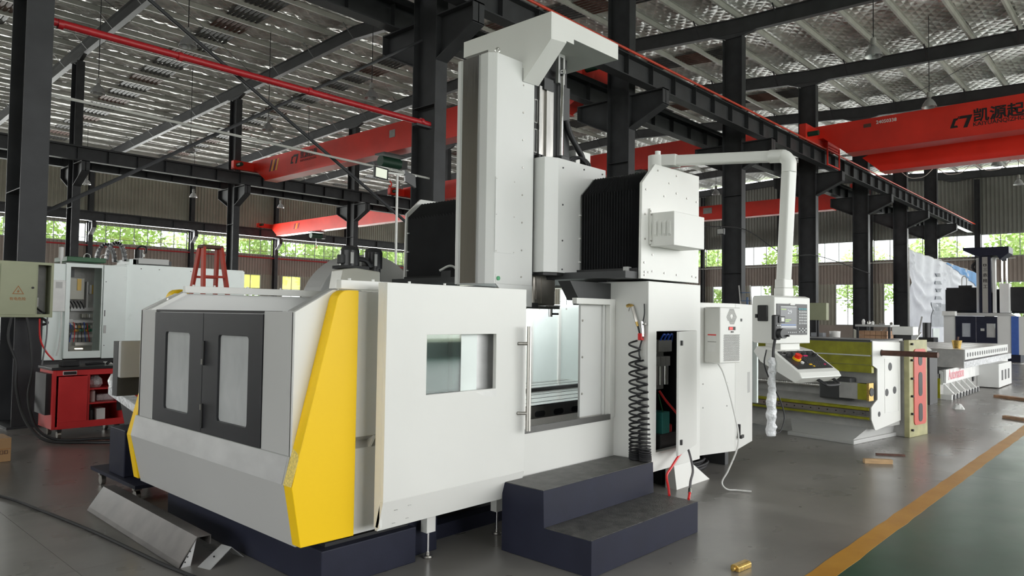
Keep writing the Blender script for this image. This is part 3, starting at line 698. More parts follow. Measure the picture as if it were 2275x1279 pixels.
# ---- end guard (faces the near left): grey panels, double dark doors, yellow trims
GX = 2.118
gp = MB().prism([(2.155, 0.30), (2.074, 0.65), (2.105, 0.80), (2.135, 0.80), (2.11, 0.66), (2.185, 0.30)], 'Y', 3.585, 5.80).build('lower_apron', 'panel_grey', MC)
MB().prism([(2.0735, 0.652), (2.1045, 0.798), (2.1005, 0.799), (2.0700, 0.654)], 'Y', 3.60, 5.795).build('apron_bevel', 'bare_sheet', gp)
MB().box(GX, GX+0.03, 3.60, 3.925, 0.795, 1.60).build('guard_panel', 'panel_grey', MC, bevel=0.004)
MB().box(GX, GX+0.03, 5.515, 5.79, 0.795, 1.60).build('guard_panel', 'panel_grey', MC, bevel=0.004)
MB().box(GX+0.002, GX+0.12, 3.93, 5.51, 1.585, 1.602).build('door_lintel', 'black', MC)
for ya, yb, w0, w1 in ((4.713, 5.510, 4.915, 5.312), (3.930, 4.707, 4.095, 4.49)):
    d = framed(ya, yb, 0.755, 1.583, rrect(w0, w1, 0.90, 1.445, 0.025), 'X', GX-0.006, GX+0.03).build('guard_door', 'door_black', MC, bevel=0.003)
    MB().box(GX+0.010, GX+0.016, w0-0.01, w1+0.01, 0.89, 1.455).build('window_pane', 'door_glass', d)
    MB().plate((w0-0.02, w1+0.02, 0.88, 1.465), [(w0+0.012, w1-0.012, 0.912, 1.433)], 'X', GX+0.016, GX+0.022).build('pane_gasket', 'label_white', d)
for z, fl_ in ((1.30, 1), (0.93, -1)):
    h = MB().prism(rrect(4.675, 4.702, z-0.06 if fl_ > 0 else z-0.10, z+0.10 if fl_ > 0 else z+0.06, 0.008), 'X', GX-0.016, GX-0.006).build('door_latch', 'black', MC)
    MB().box(GX-0.022, GX-0.014, 4.682, 4.697, z-0.055 if fl_ > 0 else z+0.02, z-0.02 if fl_ > 0 else z+0.055).build('latch_bolt', 'satin_steel', h)
def side(y0, y1, mat, name):
    return MB().prism([(GX, 0.80), (GX, 1.598), (2.36, 1.73), (2.56, 1.73), (2.56, 0.88), (2.50, 0.84), (2.56, 0.80), (2.56, 0.30), (2.165, 0.30), (2.10, 0.65)], 'Y', y0, y1).build(name, mat, MC, bevel=0.003)
side(3.585, 3.615, 'white', 'side_panel'); side(5.765, 5.795, 'white', 'side_panel')
MB().prism([(3.548, 0.80), (3.60, 0.80), (3.60, 0.865), (3.548, 0.865), (3.585, 0.835)], 'X', 2.48, 2.80).build('drip_ledge', 'panel_grey', MC)
MB().prism([(2.60, 0.80), (2.64, 0.865), (2.655, 0.865), (2.615, 0.80)], 'Y', 3.535, 3.585).build('ledge_brace', 'white', MC)
MB().prism([(2.44, 0.865), (2.44, 1.725), (2.80, 1.725), (2.80, 0.865)], 'Y', 3.548, 3.585).build('corner_cover', 'white', MC, bevel=0.004)
MB().prism([(2.44, 0.30), (2.44, 0.80), (2.80, 0.80), (2.80, 0.30)], 'Y', 3.548, 3.585).build('corner_cover', 'white', MC, bevel=0.004)
def ytrim(y0, y1, dz=0.0):
    P = [(2.135, 0.318), (2.480, 0.312), (2.480, 1.728+dz)]
    cx, cz, r = 2.405, 1.653+dz, 0.075
    P += [(cx+r*math.cos(a), cz+r*math.sin(a)) for a in (PI/2, PI/2+0.35, PI/2+0.7, PI/2+1.0, PI/2+1.25)]
    P += [(2.074, 0.65)]
    o = MB().prism(P, 'Y', y0, y1).build('yellow_trim', 'yellow', MC, bevel=0.004); return o
yt = ytrim(3.50, 3.585); ytrim(5.80, 5.885, 0.035)
MB().loft([(2.0715, 3.502, 0.655), (2.0715, 3.583, 0.655), (2.160, 3.583, 0.965), (2.1125, 3.502, 0.795)], [(2.0690, 3.502, 0.655), (2.0690, 3.583, 0.655), (2.1575, 3.583, 0.965), (2.110, 3.502, 0.795)]).build('protective_film', 'yellow_speck', yt)
# rails along the upper rims and the inside lining
for y in (3.555, 5.66):
    MB().box(2.38, 3.60, y-0.02, y+0.03, 1.735, 1.788).build('top_rail', 'white', MC, bevel=0.003)
    for x in (2.45, 2.62, 2.9, 3.2): MB().cyl((x, y, 1.788), (x, y, 1.80), 0.009, 8).build('rail_bolt', 'label_white', MC)
MB().loft([(2.14, 5.66, 1.575), (2.14, 5.73, 1.575), (2.14, 5.73, 1.605), (2.14, 5.66, 1.605)], [(2.40, 5.66, 1.72), (2.40, 5.73, 1.72), (2.40, 5.73, 1.75), (2.40, 5.66, 1.75)]).build('sloped_rim', 'white', MC)
MB().loft([(2.14, 3.60, 1.575), (2.14, 3.70, 1.575), (2.14, 3.70, 1.605), (2.14, 3.60, 1.605)], [(2.40, 3.60, 1.71), (2.40, 3.70, 1.71), (2.40, 3.70, 1.74), (2.40, 3.60, 1.74)]).build('sloped_rim', 'panel_grey', MC)
for i, (a, b) in enumerate(((2.15, 3.9), (3.9, 5.25), (5.25, 6.57), (6.57, 7.10), (7.10, 7.75))):
    o = (MB().box(a, b, 5.70, 5.73, 0.66, 1.735) if i else MB().prism([(a, 0.66), (a, 1.59), (2.40, 1.73), (b, 1.73), (b, 0.66)], 'Y', 5.70, 5.73)).build('inner_wall_panel', 'mint' if i else 'cover_white', MC)
    MB().box(b-0.05, b-0.005, 5.68, 5.70, 0.70, 1.70).build('panel_rib', 'white', o)
    MB().box(a, b, 5.66, 5.70, 0.68, 0.74).build('panel_skirt', 'white', o)
    screws(o, [(a+0.25, 5.66, 0.71), (a+0.12, 5.698, 1.68), (b-0.12, 5.698, 1.68)], '-Y', 0.012)
MB().box(2.56, 7.75, 3.9, 5.7, 0.655, 0.665).build('chip_pan', 'steel', MC)
MB().box(7.72, 7.75, 3.4, 5.7, 0.66, 1.735).build('inner_end_panel', 'mint', MC)

# ---- front panel with the loading opening and its sill
FY = 3.40
MB().plate((2.58, 4.95, 0.36, 1.735), [(2.85, 4.885, 0.785, 1.736)], 'Y', FY, FY+0.03).build('front_panel', 'white', MC, bevel=0.002)
MB().prism([(FY+0.004, 0.790), (FY+0.16, 0.815), (FY+0.16, 0.800), (FY+0.004, 0.786)], 'X', 3.6, 4.870).build('sill', 'satin_steel', MC)
MB().box(3.6, 4.88, FY-0.016, FY-0.001, 0.757, 0.802).build('sill_edge', 'sill_grey', MC)
MB().box(4.872, 4.947, FY-0.012, FY+0.036, 0.770, 1.738).build('opening_post', 'white', MC, bevel=0.003)
MB().box(4.42, 4.871, FY-0.013, FY+0.034, 1.69, 1.737).build('opening_lintel', 'white', MC, bevel=0.003)
MB().box(4.845, 4.944, 3.438, 3.453, 0.79, 1.70).build('post_return', 'cover_white', MC)
ip = MB().box(4.56, 4.945, 3.455, 3.475, 0.79, 1.70).build('inner_slide_panel', 'cover_white', MC)
screws(ip, [(4.585, 3.455, z) for z in (0.98, 1.27, 1.56)], '-Y', 0.010)

# ---- sliding door with window and tube handle
DY = 3.34
P = [(2.563, 1.777), (3.779, 1.777), (3.779, 0.513), (2.563, 0.513)]
sd = MB(); x0, x1 = 2.563, 3.779; wx0, wx1, wz0, wz1 = 2.871, 3.480, 1.105, 1.469
sd.plate((x0, x1, 0.513, 1.777), [(wx0, wx1, wz0, wz1)], 'Y', DY, DY+0.03)
sd.prism([(DY, 0.513), (DY+0.05, 0.342), (DY+0.075, 0.342), (DY+0.03, 0.513)], 'X', x0, x1)
sd.box(x0, x0+0.02, DY+0.03, DY+0.085, 0.36, 1.777); sd.box(x1-0.02, x1, DY+0.03, DY+0.055, 0.36, 1.777); sd.box(x0+0.021, x1-0.021, DY+0.031, DY+0.055, 1.757, 1.776)
sdo = sd.build('sliding_door', 'white', MC, bevel=0.002)
# protective film left along the lower window edge
MB().add([(wx0+0.42, DY-0.001, wz0-0.01), (wx1+0.004, DY-0.001, wz0-0.01), (wx1+0.004, DY-0.001, wz0-0.055), (wx0+0.50, DY-0.001, wz0-0.045)], [(0, 1, 2, 3)]).build('loose_film', 'label_white', sdo)
MB().box(wx0-0.012, 3.185, DY+0.031, DY+0.038, wz0-0.012, wz1+0.012).build('window_pane', 'tint_glass', sdo)
MB().box(3.20, 3.355, DY+0.058, DY+0.066, 0.95, 1.70).build('window_post', 'mint', sdo); MB().box(3.356, 3.74, DY+0.085, DY+0.092, 0.95, 1.70).build('inner_sheet', 'bare_sheet', sdo)
MB().cyl((3.745, DY-0.062, 0.80), (3.745, DY-0.062, 1.52), 0.017, 16).build('door_handle', 'satin_steel', sdo, smooth=True)
for z in (0.92, 1.40): MB().cyl((3.70, DY, z), (3.745, DY-0.062, z), 0.012, 12).build('handle_mount', 'satin_steel', sdo, smooth=True)
MB().box(3.779, 3.788, DY+0.004, DY+0.05, 0.80, 1.52).build('door_seal', 'satin_steel', sdo)
for x, z0, z1 in ((2.66, 0.37, 0.45), (2.76, 0.38, 0.46)):
    for zz in (z0, z1): MB().box(x-0.002, x+0.018, DY+0.008 if zz > 0.42 else DY+0.030, DY+0.034, zz, zz+0.003).build('tack_mark', 'panel_grey', sdo)

# ---- column cover (the white upright block at the right of the opening) with hinged service door
cv = MB(); cv.plate((4.95, 5.805, 0.356, 1.882), [(5.075, 5.700, 0.508, 1.480)], 'Y', 3.075, 3.095)
cv.box(4.95, 4.97, 3.095, 3.47, 0.356, 1.882); cv.box(5.785, 5.805, 3.095, 3.90, 0.356, 1.882); cv.box(4.97, 5.785, 3.095, 3.90, 1.862, 1.882)
cvo = cv.build('column_cover', 'white', MC, bevel=0.003)
MB().box(5.05, 5.72, 3.50, 3.52, 0.45, 1.55).build('cabinet_back', 'black', cvo)
MB().plate((5.05, 5.725, 0.485, 1.505), [(5.075, 5.700, 0.508, 1.480)], 'Y', 3.095, 3.13).build('opening_rim', 'white', cvo)
for x in (5.05, 5.715): MB().box(x, x+0.01, 3.13, 3.50, 0.45, 1.55).build('cabinet_side', 'black', cvo)
MB().box(5.05, 5.72, 3.13, 3.50, 0.44, 0.45).build('cabinet_floor', 'cast_dark', cvo)
# things inside the cabinet: regulators, lubricator, tubes
MB().box(5.12, 5.34, 3.24, 3.34, 1.30, 1.40).build('valve_block', 'cast_grey', cvo, bevel=0.006)
for x in (5.11, 5.17, 5.23): MB().tube([(x, 3.22, 1.40), (x+0.02, 3.2, 1.45), (x+0.08, 3.22, 1.44), (x+0.13, 3.26, 1.38)], 0.008, 6).build('air_tube', 'blue_tube', cvo, smooth=True)
for x in (5.13, 5.21, 5.29): MB().cyl((x, 3.28, 1.02), (x, 3.28, 1.18), 0.03, 12).build('filter_bowl', 'steel', cvo, smooth=True); MB().box(x-0.035, x+0.035, 3.25, 3.32, 1.18, 1.26).build('filter_head', 'cast_grey', cvo)
MB().box(5.13, 5.30, 3.3, 3.4, 0.98, 1.30).build('mount_plate', 'cast_grey', cvo)
MB().box(5.12, 5.24, 3.2, 3.34, 0.62, 0.80).build('pump_body', 'teal_block', cvo, bevel=0.006)
MB().box(5.10, 5.40, 3.2, 3.42, 0.455, 0.62).build('oil_tank', 'cast_dark', cvo, bevel=0.01)
MB().cyl((5.30, 3.26, 0.62), (5.30, 3.26, 0.68), 0.04, 14).build('filler_cap', 'hose_red', cvo, smooth=True)
MB().tube([(5.10, 3.22, 0.98), (5.14, 3.18, 0.90), (5.26, 3.16, 0.80), (5.36, 3.14, 0.70), (5.40, 3.12, 0.60), (5.42, 3.09, 0.52)], 0.010, 8).build('red_tube', 'hose_red', cvo, smooth=True)
MB().tube([(5.12, 3.24, 0.95), (5.16, 3.22, 0.8), (5.22, 3.22, 0.7)], 0.006, 6).build('green_tube', 'green_paint', cvo)
for o_ in cvo.children:
    if o_.name.split('.')[0] in ('valve_block', 'air_tube', 'filter_bowl', 'filter_head', 'mount_plate', 'pump_body', 'oil_tank', 'filler_cap', 'red_tube', 'green_tube'): o_.location = (0.17, -0.055, 0)
a = math.radians(15.3); hx, hy = 5.700, 3.072                     # service door, hinged at the right, ajar
def dp(u, w, z): return (hx-math.cos(a)*u+math.sin(a)*w, hy-math.sin(a)*u-math.cos(a)*w, z)
L_ = 0.622
m = MB().loft([dp(0, 0, 0.500), dp(L_, 0, 0.500), dp(L_, 0.02, 0.500), dp(0, 0.02, 0.500)], [dp(0, 0, 1.482), dp(L_, 0, 1.482), dp(L_, 0.02, 1.482), dp(0, 0.02, 1.482)])
dd = m.build('service_door', 'white', MC, bevel=0.003)
for z in (1.39, 0.60):
    MB().loft([dp(L_-0.075, 0.016, z-0.02), dp(L_-0.045, 0.016, z-0.02), dp(L_-0.045, 0.034, z-0.02), dp(L_-0.075, 0.034, z-0.02)], [dp(L_-0.075, 0.016, z+0.02), dp(L_-0.045, 0.016, z+0.02), dp(L_-0.045, 0.034, z+0.02), dp(L_-0.075, 0.034, z+0.02)]).build('door_lock', 'black', dd)
# front column and gusset under the beam
MB().box(5.02, 5.70, 3.53, 3.76, 0.0, 1.90).build('gantry_column', 'cast_dark', MC)
MB().box(5.02, 5.72, 5.76, 6.15, 0.0, 1.90).build('gantry_column', 'cast_dark', MC)
MB().prism([(4.40, 1.87), (4.98, 1.87), (4.98, 1.72), (4.52, 1.72)], 'Y', 3.44, 3.56).build('gusset', 'cast_dark', MC)
MB().box(5.03, 5.06, 3.0, 3.6, 0.0, 0.02).build('anchor_plate', 'cast_dark', MC)
MB().loft([(5.98, 3.40, 0.0), (6.62, 3.40, 0.0), (6.62, 3.52, 0.0), (5.98, 3.52, 0.0)], [(5.98, 3.45, 0.36), (6.05, 3.45, 0.36), (6.05, 3.52, 0.36), (5.98, 3.52, 0.36)]).build('floor_bracket', 'white', MC)

# ---- crossbeam, bellows, end plates
MB().box(4.70, 5.75, 3.13, 6.05, 1.90, 1.955).build('beam_ledge', 'cast_dark', MC)
MB().box(5.02, 5.72, 3.14, 6.04, 1.955, 2.60).build('crossbeam', 'cast_dark', MC)
def chprof(x0, z0, z1, x1, ch): return [(x0, z0), (x0, z1-ch*0.9), (x0+ch, z1), (x1, z1), (x1, z0)]
def bellow(y0, y1, n, name='bellows'):
    m = MB(); k = 2*n; R = []
    for i in range(k+1):
        d = 0.0 if i % 2 == 0 else 0.036
        R.append([(p[0]+d*(1 if p[0] < 5.2 else 0), lerp(y0, y1, i/k), p[1]-(d if p[1] > 2.3 else 0)) for p in chprof(4.90, 1.985, 2.80, 5.75, 0.19)])
    for A, B in zip(R, R[1:]):
        q = len(m.v); m.v += A+B
        for j in range(4): m.f.append((q+j, q+j+1, q+6+j-0, q+5+j))
    return m.build(name, 'bellows', MC)
b1 = bellow(3.13, 3.74, 22); b2 = bellow(4.47, 6.05, 34)
for p, yy in ((b1, 3.135), (b2, 6.045)):
    for z in (2.05, 2.25, 2.45): MB().box(4.885, 4.905, yy+(0.58 if p is b1 else -0.02), yy+(0.60 if p is b1 else 0), z, z+0.012).build('bellows_clip', 'label_white', p)
MB().box(4.86, 5.80, 3.13, 6.05, 1.955, 1.985).build('bellows_ledge', 'black', MC)
MB().box(4.83, 4.89, 3.20, 3.24, 1.955, 1.995).build('ledge_bracket', 'panel_grey', MC)
ep = MB().prism([(4.872, 1.90), (4.885, 2.668), (5.080, 2.848), (5.820, 2.857), (5.815, 1.90)], 'Y', 3.10, 3.125).build('beam_end_plate', 'white', MC, bevel=0.003)
MB().prism([(4.872, 1.90), (4.885, 2.668), (5.080, 2.848), (5.820, 2.857), (5.815, 1.90)], 'Y', 6.055, 6.08).build('beam_end_plate', 'white', MC, bevel=0.003)
pk_ = [(4.94, 2.62), (4.93, 2.42), (4.93, 2.22), (4.92, 2.03), (4.925, 1.955), (4.925, 1.93), (4.98, 1.955), (5.04, 1.965), (5.04, 2.10), (5.23, 1.96), (5.43, 1.955), (5.70, 1.955), (5.77, 1.95), (5.77, 2.62), (5.60, 2.63), (5.42, 2.65), (5.30, 2.72), (5.22, 2.60), (5.12, 2.80), (5.42, 2.80)]
screws(ep, [(x, 3.10, z) for x, z in pk_], '-Y', 0.009)
mc = MB(); mc.box(5.005, 5.50, 2.88, 3.098, 2.165, 2.435); mo = mc.build('motor_cover', 'white', MC, bevel=0.004)
MB().box(4.985, 5.006, 3.085, 3.098, 2.18, 2.47).build('cover_flange', 'white', mo)
for i in range(4):
    y = 3.045-i*0.042; MB().prism([(5.005, 2.24), (4.993, 2.26), (4.993, 2.35), (5.005, 2.37)], 'Y', y-0.011, y+0.011).build('louvre', 'white', mo)
screws(mo, [(4.995, 3.085, 2.21), (4.995, 3.085, 2.42), (4.995, 3.085, 2.45)], '-Y', 0.008)

# ---- headstock cover, ram, cap
hs = MB().prism([(4.48, 3.78), (4.60, 3.73), (5.275, 3.73), (5.275, 4.45), (4.48, 4.45)], 'Z', 1.952, 2.905).build('headstock_cover', 'cover_white', MC, bevel=0.004)
screws(hs, [(4.66, 3.73, 2.83), (4.66, 3.73, 2.52), (4.66, 3.73, 2.22), (4.66, 3.73, 1.98), (4.95, 3.73, 2.86), (5.22, 3.73, 2.86)], '-Y', 0.008, mat='cast_dark')
MB().prism([(4.50, 3.80), (4.62, 3.75), (5.2, 3.75), (5.2, 4.40), (4.50, 4.40)], 'Z', 1.93, 1.952).build('headstock_base', 'black', MC)
rm = MB().box(4.462, 4.95, 3.895, 4.27, 1.935, 3.60).build('ram', 'cast_dark', MC)
MB().box(4.515, 4.548, 3.872, 3.895, 2.91, 3.52).build('guide_rail', 'steel', rm); MB().box(4.60, 4.69, 3.865, 3.895, 2.91, 3.50).build('guide_rail', 'steel', rm)
MB().box(4.548, 4.60, 3.885, 3.895, 2.91, 3.52).build('rail_seat', 'satin_steel', rm)
for z in (2.95, 3.20): MB().plate((4.468, 4.508, z, z+0.20), [(4.474, 4.502, z+0.008, z+0.192)], 'Y', 3.886, 3.895).build('pocket_rim', 'cast_grey', rm)
MB().cyl((4.488, 3.897, 3.175), (4.488, 3.893, 3.175), 0.018, 14).build('port', 'black', rm)
for x in (4.49, 4.53, 4.66, 4.71): MB().box(x, x+0.025, 3.85, 3.89, 2.905, 2.935).build('rail_wiper', 'black', rm)
rc = MB(); prof = [(4.003, 3.874), (4.45, 3.874), (4.45, 4.27), (3.95, 4.27), (3.95, 4.235), (3.962, 4.225), (3.962, 4.015), (3.95, 4.005), (3.95, 3.926)]
rc.prism(prof, 'Z', 1.838, 3.658); rco = rc.build('ram_cover', 'cover_white', MC, bevel=0.003)
MB().prism([(4.02, 1.838), (4.12, 1.76), (4.38, 1.665), (4.45, 1.665), (4.45, 1.838)], 'Y', 3.874, 3.886).build('ram_skirt', 'cover_white', rco)
MB().box(3.947, 3.962, 4.032, 4.206, 1.845, 3.655).build('steel_strip', 'mirror_strip', rco)
MB().box(3.944, 3.962, 4.024, 4.030, 1.842, 3.658).build('strip_edge', 'chrome', rco)
ap = MB().box(4.0, 4.228, 3.870, 3.875, 2.083, 2.674).build('access_panel', 'cover_white', rco)
screws(ap, [(x, 3.870, z) for x in (4.012, 4.216) for z in (2.095, 2.38, 2.662)], '-Y', 0.005, 0.003)
for z in (3.471, 3.246, 3.02, 2.795, 2.57, 2.345, 2.12, 1.904): screws(rco, [(4.314, 3.874, z)], '-Y', 0.008)
MB().box(4.015, 4.065, 3.871, 3.875, 1.85, 1.915).build('lamp_plate', 'cover_white', rco); MB().cyl((4.04, 3.871, 1.882), (4.04, 3.862, 1.882), 0.017, 14).build('indicator', 'green_led', rco, smooth=True)
ey_ = MB(); pts = [(4.03+0.0*i, 3.905+0.024*math.sin(2*PI*i/16), 3.682+0.024*math.cos(2*PI*i/16)) for i in range(17)]; ey_.tube(pts, 0.006, 6); ey_.build('eyebolt', 'steel', rco, smooth=True)
# cap: hollow top cover with the slanted cheek
cp = MB()
cp.prism([(4.58, 3.86), (4.58, 4.0), (3.575, 4.0), (3.575, 3.78), (3.868, 3.498), (3.868, 3.61), (4.275, 3.61), (4.275, 3.86)], 'X', 4.30, 4.318)
cp.loft([(4.3175, 3.575, 3.782), (4.3175, 3.868, 3.4987), (4.3175, 3.876, 3.5067), (4.3175, 3.583, 3.790)], [(4.494, 3.575, 3.802), (4.494, 3.868, 3.506), (4.494, 3.876, 3.514), (4.494, 3.583, 3.81)])
cp.prism([(4.318, 3.782), (4.318, 4.0), (5.228, 4.0), (5.228, 3.862), (4.592, 3.857), (4.592, 3.816), (4.494, 3.816), (4.494, 3.802)], 'Y', 3.575, 3.592)
cp.box(4.318, 5.228, 3.592, 4.58, 3.985, 4.0); cp.box(4.592, 5.228, 3.592, 4.58, 3.862, 3.875); cp.box(5.212, 5.228, 3.592, 4.58, 3.875, 3.985); cp.box(4.318, 5.212, 4.565, 4.58, 3.862, 3.985)
cp.prism([(4.58, 3.86), (4.58, 3.875), (3.868, 3.875), (3.868, 3.86)], 'X', 4.318, 4.60)
cp.build('ram_cap', 'white', MC, bevel=0.002)
MB().box(4.40, 4.95, 3.93, 4.24, 3.60, 3.86).build('drive_housing', 'black', MC)
MB().box(4.56, 4.68, 3.86, 3.93, 3.50, 3.60).build('motor_bracket', 'cast_dark', MC)
MB().plate((4.745, 4.835, 3.60, 3.86), [(4.768, 4.812, 3.63, 3.83)], 'Y', 3.86, 3.89).build('clevis', 'panel_grey', MC)
MB().cyl((4.79, 3.83, 3.70), (4.79, 3.90, 3.70), 0.024, 14).build('clevis_pin', 'chrome', MC, smooth=True)
MB().cyl((4.79, 3.86, 2.93), (4.79, 3.86, 3.66), 0.021, 16).build('cylinder_rod', 'chrome', MC, smooth=True)
MB().box(4.74, 4.85, 3.81, 3.92, 2.905, 2.965).build('cylinder_gland', 'cast_dark', MC, bevel=0.006)
MB().tube([(4.88, 3.88, 3.30), (4.92, 3.86, 3.18), (5.0, 3.84, 3.07), (5.07, 3.84, 3.0), (5.07, 3.84, 2.93), (5.0, 3.84, 2.905)], 0.026, 10).build('drag_hose', 'rubber', MC, smooth=True)
for i in range(3):
    MB().tube([(4.83+0.03*i, 3.83, 2.92), (4.90+0.03*i, 3.82, 2.97), (4.98+0.03*i, 3.80, 2.98), (5.05+0.03*i, 3.79, 2.94), (5.06+0.03*i, 3.80, 2.905)], 0.011, 7).build('cable', 'rubber', MC, smooth=True)
MB().box(5.12, 5.34, 3.95, 4.40, 2.93, 3.10).build('junction_box', 'white', MC, bevel=0.004)
MB().cyl((5.05, 4.05, 2.91), (5.05, 4.05, 3.05), 0.06, 14).build('saddle_motor', 'motor_black', MC, smooth=True)
# spindle
sp = MB().box(4.53, 4.83, 3.93, 4.21, 1.68, 1.935).build('spindle_head', 'spindle_steel', MC, bevel=0.02)
MB().box(4.56, 4.585, 3.921, 3.93, 1.73, 1.92).build('head_ridge', 'spindle_steel', sp); MB().box(4.63, 4.65, 3.921, 3.93, 1.70, 1.93).build('head_ridge', 'spindle_steel', sp)
for x in (4.56, 4.66, 4.75): MB().box(x, x+0.05, 3.95, 4.02, 1.90, 1.955).build('head_port', 'black', sp)
MB().box(4.52, 4.86, 3.91, 4.06, 1.652, 1.676).build('nozzle_ring', 'satin_steel', MC)
MB().box(4.70, 4.86, 3.905, 3.93, 1.672, 1.684).build('nozzle_cap', 'label_white', MC)
MB().cyl((4.76, 3.93, 1.652), (4.76, 3.93, 1.585), 0.018, 12).build('nozzle', 'chrome', MC, smooth=True); MB().cyl((4.76, 3.92, 1.61), (4.83, 3.90, 1.61), 0.008, 8).build('nozzle_tip', 'black', MC)
MB().box(4.36, 4.56, 3.90, 3.95, 1.655, 1.70).build('hose_guide', 'cast_dark', MC)

# ---- tool magazine at the rear: grey domed cover with drive motors
mg = MB(); P = [(3.95, 1.55)]+[(4.62-0.66*math.cos(a), 1.62+0.60*math.sin(a)) for a in [PI*i/24 for i in range(0, 25)]]+[(5.28, 1.55)]
mg.prism(P, 'Y', 6.30, 6.62); mgo = mg.build('magazine_cover', 'panel_grey', MC, bevel=0.01)
MB().box(4.0, 5.2, 6.32, 6.60, 0.0, 1.55).build('magazine_stand', 'cast_dark', MC)
cvm = [(2.52, 1.60), (2.52, 1.86), (2.58, 1.90), (3.05, 1.90), (3.05, 1.60)]
MB().loft([(3.45, 5.2, 1.66), (3.91, 5.2, 1.66), (3.91, 5.2, 1.965), (3.66, 5.2, 1.985), (3.52, 5.2, 1.97)], [(3.55, 5.50, 1.66), (3.91, 5.50, 1.66), (3.91, 5.50, 1.965), (3.66, 5.50, 1.985), (3.60, 5.50, 1.97)]).build('gearbox_cover', 'sand_cover', MC, bevel=0.01)
MB().box(3.93, 4.17, 5.38, 5.62, 1.62, 1.75).build('motor_stand', 'cast_dark', MC)
MB().box(3.60, 3.86, 5.30, 5.49, 1.985, 2.012).build('motor_seat', 'black', MC); MB().cyl((4.05, 5.5, 1.75), (4.05, 5.5, 2.01), 0.07, 16).build('motor_flange', 'motor_black', MC, smooth=True)
for x, y, h in ((3.72, 5.40, 0.14), (4.05, 5.5, 0.15)):
    o = MB().cyl((x, y, 2.01), (x, y, 2.01+h), 0.085, 18).build('servo_motor', 'motor_black', MC, smooth=True)
    MB().lathe([(0.085, 0), (0.07, 0.03), (0.03, 0.045)], (x, y, 2.01+h), 18).build('motor_cap', 'motor_black', o, smooth=True)
    MB().box(x-0.05, x-0.02, y-0.09, y-0.084, 2.03, 2.01+h-0.02).build('motor_label', 'panel_grey', o); MB().box(x-0.11, x-0.075, y-0.04, y+0.04, 2.03, 2.11).build('connector', 'cast_dark', o, bevel=0.008)
MB().tube([(3.78, 5.36, 2.08), (3.86, 5.36, 2.07), (3.93, 5.40, 2.03), (3.99, 5.44, 2.04)], 0.022, 8).build('motor_cable', 'rubber', MC, smooth=True)
MB().tube([(4.70, 5.3, 2.02), (4.78, 5.25, 2.07), (4.84, 5.22, 2.05), (4.88, 5.2, 1.96)], 0.012, 7).build('motor_cable', 'label_white', MC, smooth=True)
MB().box(4.72, 4.86, 5.16, 5.3, 1.955, 2.02).build('cable_tray', 'cast_dark', MC)

# ---- chip conveyor beside the far end of the guard
cc = thing('chip_conveyor', 'dark chip conveyor on casters with grey control box beside the guard', 'conveyor', (2.35, 6.8, 0))
MB().box(2.28, 2.80, 6.25, 7.32, 0.13, 0.16).build('carriage', 'navy', cc)
for x, y in ((2.35, 6.4), (2.74, 7.22), (2.35, 7.22), (2.74, 6.4)):
    w = MB().cyl((x-0.018, y, 0.045), (x+0.018, y, 0.045), 0.045, 14).build('caster_wheel', 'satin_steel', cc, smooth=True); MB().box(x-0.03, x+0.03, y-0.025, y+0.025, 0.088, 0.13).build('caster_fork', 'satin_steel', w)
MB().box(2.32, 2.53, 6.62, 6.98, 0.16, 0.56).build('pump_housing', 'navy', cc, bevel=0.008)
MB().box(2.42, 2.6, 6.25, 6.60, 0.16, 0.50).build('coolant_tank', 'navy', cc, bevel=0.008)
MB().prism([(2.62, 0.20), (2.50, 0.76), (2.95, 0.74), (2.85, 0.20)], 'Y', 6.40, 7.30).build('hopper', 'cast_dark', cc)
MB().loft([(2.30, 6.25, 0.72), (2.40, 6.25, 0.72), (2.40, 6.25, 0.79), (2.30, 6.25, 0.79)], [(2.40, 7.30, 0.81), (2.50, 7.30, 0.81), (2.50, 7.30, 0.88), (2.40, 7.30, 0.88)]).build('wrapped_tube', 'plastic_wrap', cc)
MB().tube([(2.44, 7.22, 0.86), (2.48, 7.32, 0.93), (2.54, 7.36, 0.88)], [0.05, 0.08, 0.03], 8).build('wrap_knot', 'plastic_wrap', cc, smooth=True)
MB().prism(rrect(2.12, 2.56, 1.05, 1.345, 0.012), 'Y', 6.20, 6.25).build('control_box', 'panel_grey', cc, bevel=0.004)
MB().box(2.12, 2.56, 6.255, 6.36, 0.90, 1.34).build('motor_guard', 'cast_dark', cc)
for x in (2.40,): MB().cyl((x, 7.10, 0.21), (x, 6.98, 0.21), 0.02, 10).build('drain_valve', 'cast_dark', cc, smooth=True)

# ---- two-tread operator step
st = thing('operator_step', 'dark blue two-tread metal step in front of the loading opening', 'step', (4.26, 3.0, 0))
MB().prism([(3.378, 0.002), (3.378, 0.460), (3.012, 0.460), (3.005, 0.224), (2.626, 0.224), (2.626, 0.002)], 'X', 3.598, 4.93).build('step_body', 'navy', st, bevel=0.002)
MB().box(3.604, 4.924, 3.018, 3.374, 0.4585, 0.4635).build('tread_plate', 'tread', st); MB().box(3.604, 4.924, 2.632, 3.002, 0.2225, 0.2275).build('tread_plate', 'tread', st)

